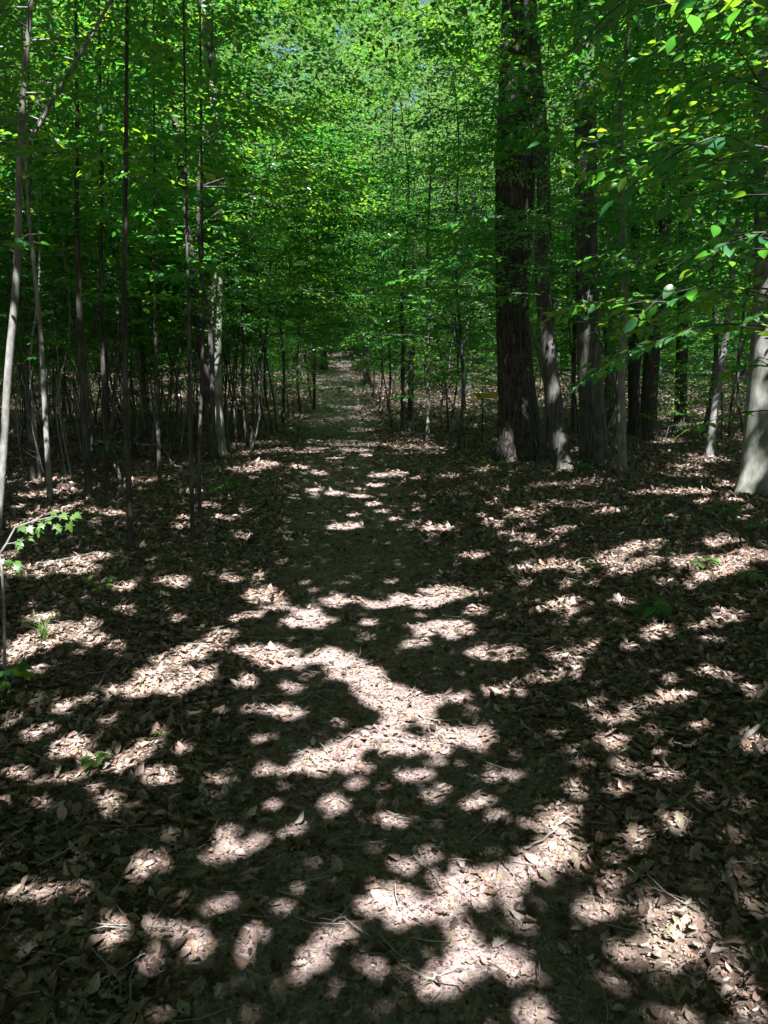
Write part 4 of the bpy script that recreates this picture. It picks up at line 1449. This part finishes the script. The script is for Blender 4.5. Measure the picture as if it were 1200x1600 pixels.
# ------------------------------------------------------------------ small things on the forest floor
def small_plant(name, label, px, py, h, n, leaf, mat, tmpl, seed, spread=.5):
    rng = np.random.default_rng(seed)
    g = on_ground(px, py)
    root = thing(name, (g[0], g[1], float(ground(g[0], g[1]))), label, "plant")
    wood, bag = MB(), LeafBag()
    for k in range(n):
        az = k * 2.4 + rng.uniform(-.4, .4)
        hh = h * rng.uniform(.55, 1.0)
        e = np.array([math.cos(az) * spread * h * rng.uniform(.4, 1), math.sin(az) * spread * h * rng.uniform(.4, 1), hh])
        m = np.array([e[0] * .25, e[1] * .25, hh * .6])
        wood.tube([[0, 0, -.02], m, e], [.0035, .0025, .0012], 5)
        q = 3
        A = np.array([[math.cos(az + j), math.sin(az + j), -.15] for j in (-.9, 0, .9)]) + rng.normal(size=(q, 3)) * .12
        bag.add(np.repeat(e[None], q, 0), A, np.array([0, 0, 1.0]) + rng.normal(size=(q, 3)) * .25, leaf * rng.uniform(.7, 1.1, q), rng.random(q))
    wood.build("stem", M_STEM, root)
    lv = MB()
    bag.into(lv, tmpl)
    lv.build("foliage", mat, root)
    return root


small_plant("seedling", "bright green seedling at the foot of the beech on the right", 1133, 822, .22, 8, .13, M_LEAF_BRIGHT, T_MAPLE, 1)
small_plant("seedling", "green seedling at the right edge just below the beech's foot", 1190, 838, .16, 6, .11, M_LEAF_BRIGHT, T_MAPLE, 2)
small_plant("seedling", "small pointed-leaf seedling at the right edge among sun flecks", 1168, 915, .12, 5, .08, M_LEAF_BRIGHT, T_NEAR, 3)
small_plant("seedling", "low seedling amid the slanting sun streak right of the path", 1100, 892, .12, 5, .08, M_LEAF_BRIGHT, T_NEAR, 4)
small_plant("seedling", "dim broad-leaved seedling in shade between two sun flecks on the right", 1015, 962, .10, 5, .11, M_LEAF, T_NEAR, 5)
small_plant("seedling", "tiny green seedling beside the sunlit patch midway right", 925, 893, .08, 4, .06, M_LEAF_BRIGHT, T_NEAR, 6)
small_plant("seedling", "upright tiered seedling with bright leaf tips left of centre, in shade", 158, 958, .26, 6, .085, M_LEAF_BRIGHT, T_MAPLE, 7, .25)
small_plant("seedling", "little leafy seedling on the lower left litter beside a sun streak", 150, 1205, .07, 4, .055, M_LEAF_BRIGHT, T_NEAR, 8)
small_plant("seedling", "dark bushy seedling at the left frame edge in shade", 8, 1095, .20, 8, .085, M_LEAF, T_NEAR, 9)
small_plant("seedling", "tiny three-leaved sprout on the sunlit litter left of the path", 250, 1160, .04, 2, .04, M_LEAF_BRIGHT, T_NEAR, 10)
small_plant("seedling", "dark green clump of seedling in shade below the dappled trunk", 352, 790, .38, 14, .12, M_LEAF, T_MAPLE, 11)
small_plant("seedling", "low green growth at the oak's foot", 770, 744, .25, 10, .12, M_LEAF, T_NEAR, 12, .9)
small_plant("seedling", "low green growth between leaning and straight grey trunks", 905, 742, .25, 12, .12, M_LEAF, T_NEAR, 13, .9)
small_plant("seedling", "green growth deep in the thicket beside the fallen pale branch", 172, 738, .5, 16, .13, M_LEAF, T_NEAR, 14, .6)
small_plant("seedling", "sprout in the shade under the right-hand sun flecks", 1035, 825, .12, 5, .08, M_LEAF, T_NEAR, 15)


def maple_sprig():
    rng = np.random.default_rng(21)
    d = 5.9
    foot = at_depth(-20, 1000, d)
    off = np.array([foot[0], foot[1], float(ground(foot[0], foot[1]))])
    root = thing("maple_sapling", off, "arching maple shoot with bright lobed leaves at the left edge", "sapling")
    W = np.array([off + [0, 0, -.03], at_depth(-14, 930, d), at_depth(-4, 870, d), at_depth(10, 850, d), at_depth(24, 824, d), at_depth(50, 815, d), at_depth(80, 808, d), at_depth(108, 806, d)]) - off
    wood = MB()
    wood.tube(W, [.012, .011, .010, .009, .0085, .007, .004, .002], 8)
    side = np.array([at_depth(10, 850, d), at_depth(24, 848, d - .05), at_depth(36, 840, d - .08)]) - off
    wood.tube(side, [.006, .004, .002], 6)
    s2 = np.array([at_depth(-10, 890, d), at_depth(5, 884, d - .1), at_depth(18, 876, d - .15)]) - off
    wood.tube(s2, [.006, .004, .002], 6)
    wood.build("stem", M_MAPLE, root)
    spots = [(78, 795, -60), (92, 800, 20), (108, 803, 40), (104, 812, 80), (98, 822, 120), (85, 815, 60), (70, 808, -30), (62, 820, 90), (40, 818, -60), (30, 820, 30), (38, 838, 10), (34, 848, 100), (22, 842, -20), (112, 800, 10), (72, 815, 130), (18, 876, 0), (8, 872, -40), (26, 878, 80), (-4, 870, 60)]
    bag = LeafBag()
    for (x, y, a) in spots:
        p = at_depth(x, y, d + rng.uniform(-.1, .1)) - off
        ar = math.radians(a)
        bag.add(p[None], np.array([[math.cos(ar), -.5 + rng.normal() * .3, -.35 - .3 * abs(math.sin(ar))]]), np.array([[rng.normal() * .3, -.7, .9]]), np.array([rng.uniform(.085, .125)]), np.array([rng.random()]))
    lv = MB()
    bag.into(lv, T_MAPLE)
    lv.build("foliage", M_LEAF_BRIGHT, root)


maple_sprig()


def upright_stem():
    d = on_ground(8, 1075)[1]
    W = np.array([at_depth(8, 1078, d), at_depth(7, 1010, d), at_depth(6, 940, d), at_depth(3, 890, d), at_depth(-6, 840, d), at_depth(-20, 790, d)])
    off = W[0].copy()
    off[2] = float(ground(off[0], off[1]))
    root = thing("dead_sapling", off, "thin bare grey stem standing upright at the left edge", "stem")
    mb = MB()
    W[0][2] = off[2] - .05
    mb.tube(W - off, [.009, .008, .0075, .007, .006, .005], 8)
    mb.build("trunk", M_TWIG, root)


upright_stem()


def grass_tuft():
    rng = np.random.default_rng(4)
    g = on_ground(68, 1000)
    z = float(ground(g[0], g[1]))
    mb = MB()
    for k in range(34):
        az = rng.uniform(0, 6.28)
        h = rng.uniform(.10, .24)
        sp = rng.uniform(.03, .14)
        dx, dy = math.cos(az), math.sin(az)
        t = np.linspace(0, 1, 6)[:, None]
        P = np.concatenate([dx * sp * t ** 1.8, dy * sp * t ** 1.8, h * (t - .35 * t ** 3)], 1) + rng.normal(size=3) * [.015, .015, 0]
        w = .003 * (1 - t ** 2) + .0004
        sd = np.array([-dy, dx, 0])
        V = np.stack([P - sd * w, P + sd * w], 1).reshape(-1, 3)
        F = np.array([[2 * i, 2 * i + 1, 2 * i + 3, 2 * i + 2] for i in range(5)])
        mb.add(V, F, np.full((12, 3), rng.random()))
    o = mb.build("grass_tuft", M_LEAF_BRIGHT)
    o.location = (g[0], g[1], z)
    tag(o, "tuft of thin green grass blades on the left litter", "grass tuft")


grass_tuft()


def fallen(label, chains, r, seed, mat=M_TWIG, name="fallen_branch", lift=.02, cat="branch"):
    """chains: list of pixel polylines lying on the ground"""
    rng = np.random.default_rng(seed)
    first = on_ground(*chains[0][0][:2])
    off = np.array([first[0], first[1], float(ground(first[0], first[1]))])
    mb = MB()
    for ci, ch in enumerate(chains):
        P = []
        for k, p in enumerate(ch):
            g = on_ground(p[0], p[1])
            g[2] = float(ground(g[0], g[1])) + r * .7 + lift + (p[2] if len(p) > 2 else 0)
            P.append(g - off)
        P = np.array(P)
        n = max(8, 3 * len(P))
        s = np.linspace(0, len(P) - 1, n)
        Q = np.stack([np.interp(s, np.arange(len(P)), P[:, k]) for k in range(3)], -1)
        Q[1:-1] += rng.normal(size=(n - 2, 3)) * r * .5
        rr = r * (1 if ci == 0 else .55)
        mb.tube(Q, np.linspace(rr, rr * .45, n), 8, cap=True)
    o = mb.build(name, mat)
    o.location = off
    tag(o, label, cat)


fallen("forked dead twig lying across the left sun patch", [[(155, 1078), (168, 1055), (192, 1032), (232, 1024)], [(168, 1055), (180, 1036), (196, 1020)], [(172, 1050), (200, 1062)], [(192, 1032), (215, 1040), (262, 1030)]], .0055, 1)
fallen("thick weathered stick half in sun at the right edge", [[(1140, 1178), (1162, 1166), (1182, 1148), (1215, 1136)], [(1168, 1160), (1165, 1148)]], .014, 2)
fallen("short dark twig pointing into the brightest fleck", [[(818, 1336), (845, 1322), (872, 1306)]], .005, 3)
fallen("small twig on the sunlit path centre", [[(450, 1190), (470, 1184), (484, 1175)]], .004, 4)
fallen("little forked twig in a fleck right of the path", [[(1015, 992), (1030, 988), (1046, 984)], [(1034, 986), (1040, 968)]], .007, 5)
fallen("thin twig on the lower left litter", [[(40, 1182), (70, 1196), (108, 1206)]], .005, 6)
fallen("long pale stick leaning by the oak's foot", [[(752, 700, .35), (772, 716, .15), (788, 726, 0)]], .012, 7)
fallen("pale fallen branch lying deep in the left thicket", [[(136, 700, .15), (165, 710, .2), (205, 710, .2), (262, 708, .1)], [(136, 700, .15), (148, 684, .5), (143, 668, .8)], [(205, 710, .2), (225, 700, .4)]], .045, 8)
fallen("thin pale stick slanting on the thicket floor", [[(180, 752, .25), (190, 772, .1), (196, 786, 0)]], .012, 9)
fallen("bleached stick on the floor right of the fallen thicket branch", [[(255, 712, .2), (266, 728, .1), (276, 740, 0)]], .014, 10)
fallen("thin stick in the leaf litter before the beech", [[(1045, 845), (1075, 838), (1098, 826)]], .008, 11)
fallen("curved thin stick in shade below the right seedlings", [[(1030, 830), (1040, 850), (1042, 875)]], .008, 12)
fallen("pale root ridge crossing the path ahead in sun", [[(478, 690), (505, 690), (540, 693), (572, 696)]], .045, 13, M_TWIG, "tree_root", -.02, "root")
fallen("long twig lying at the edge of the left sun strip", [[(60, 892), (110, 876), (150, 868), (190, 862)]], .007, 14)
fallen("fine twig by the dark trodden path at the bottom", [[(640, 1440), (665, 1455), (690, 1462)]], .003, 15)


# a reddish scrap on the path
g = on_ground(523, 745)
mb = MB()
rs = np.random.default_rng(3)
TV, TF = T_OAKCURL
mb.leaves(T_OAKCURL, np.array([[-.08, 0, .03]]), np.array([[1, .1, 0.05]]), np.array([[0, -.5, 1.0]]), np.array([.19]), np.array([.5]))
o = mb.build("red_leaf", plain_mat("red_leaf_blade", (.36, .05, .045), .6, 40, .4))
o.location = (g[0], g[1], float(ground(g[0], g[1])) + .012)
tag(o, "small reddish leaf lying alone on the dark path ahead", "fallen leaf")
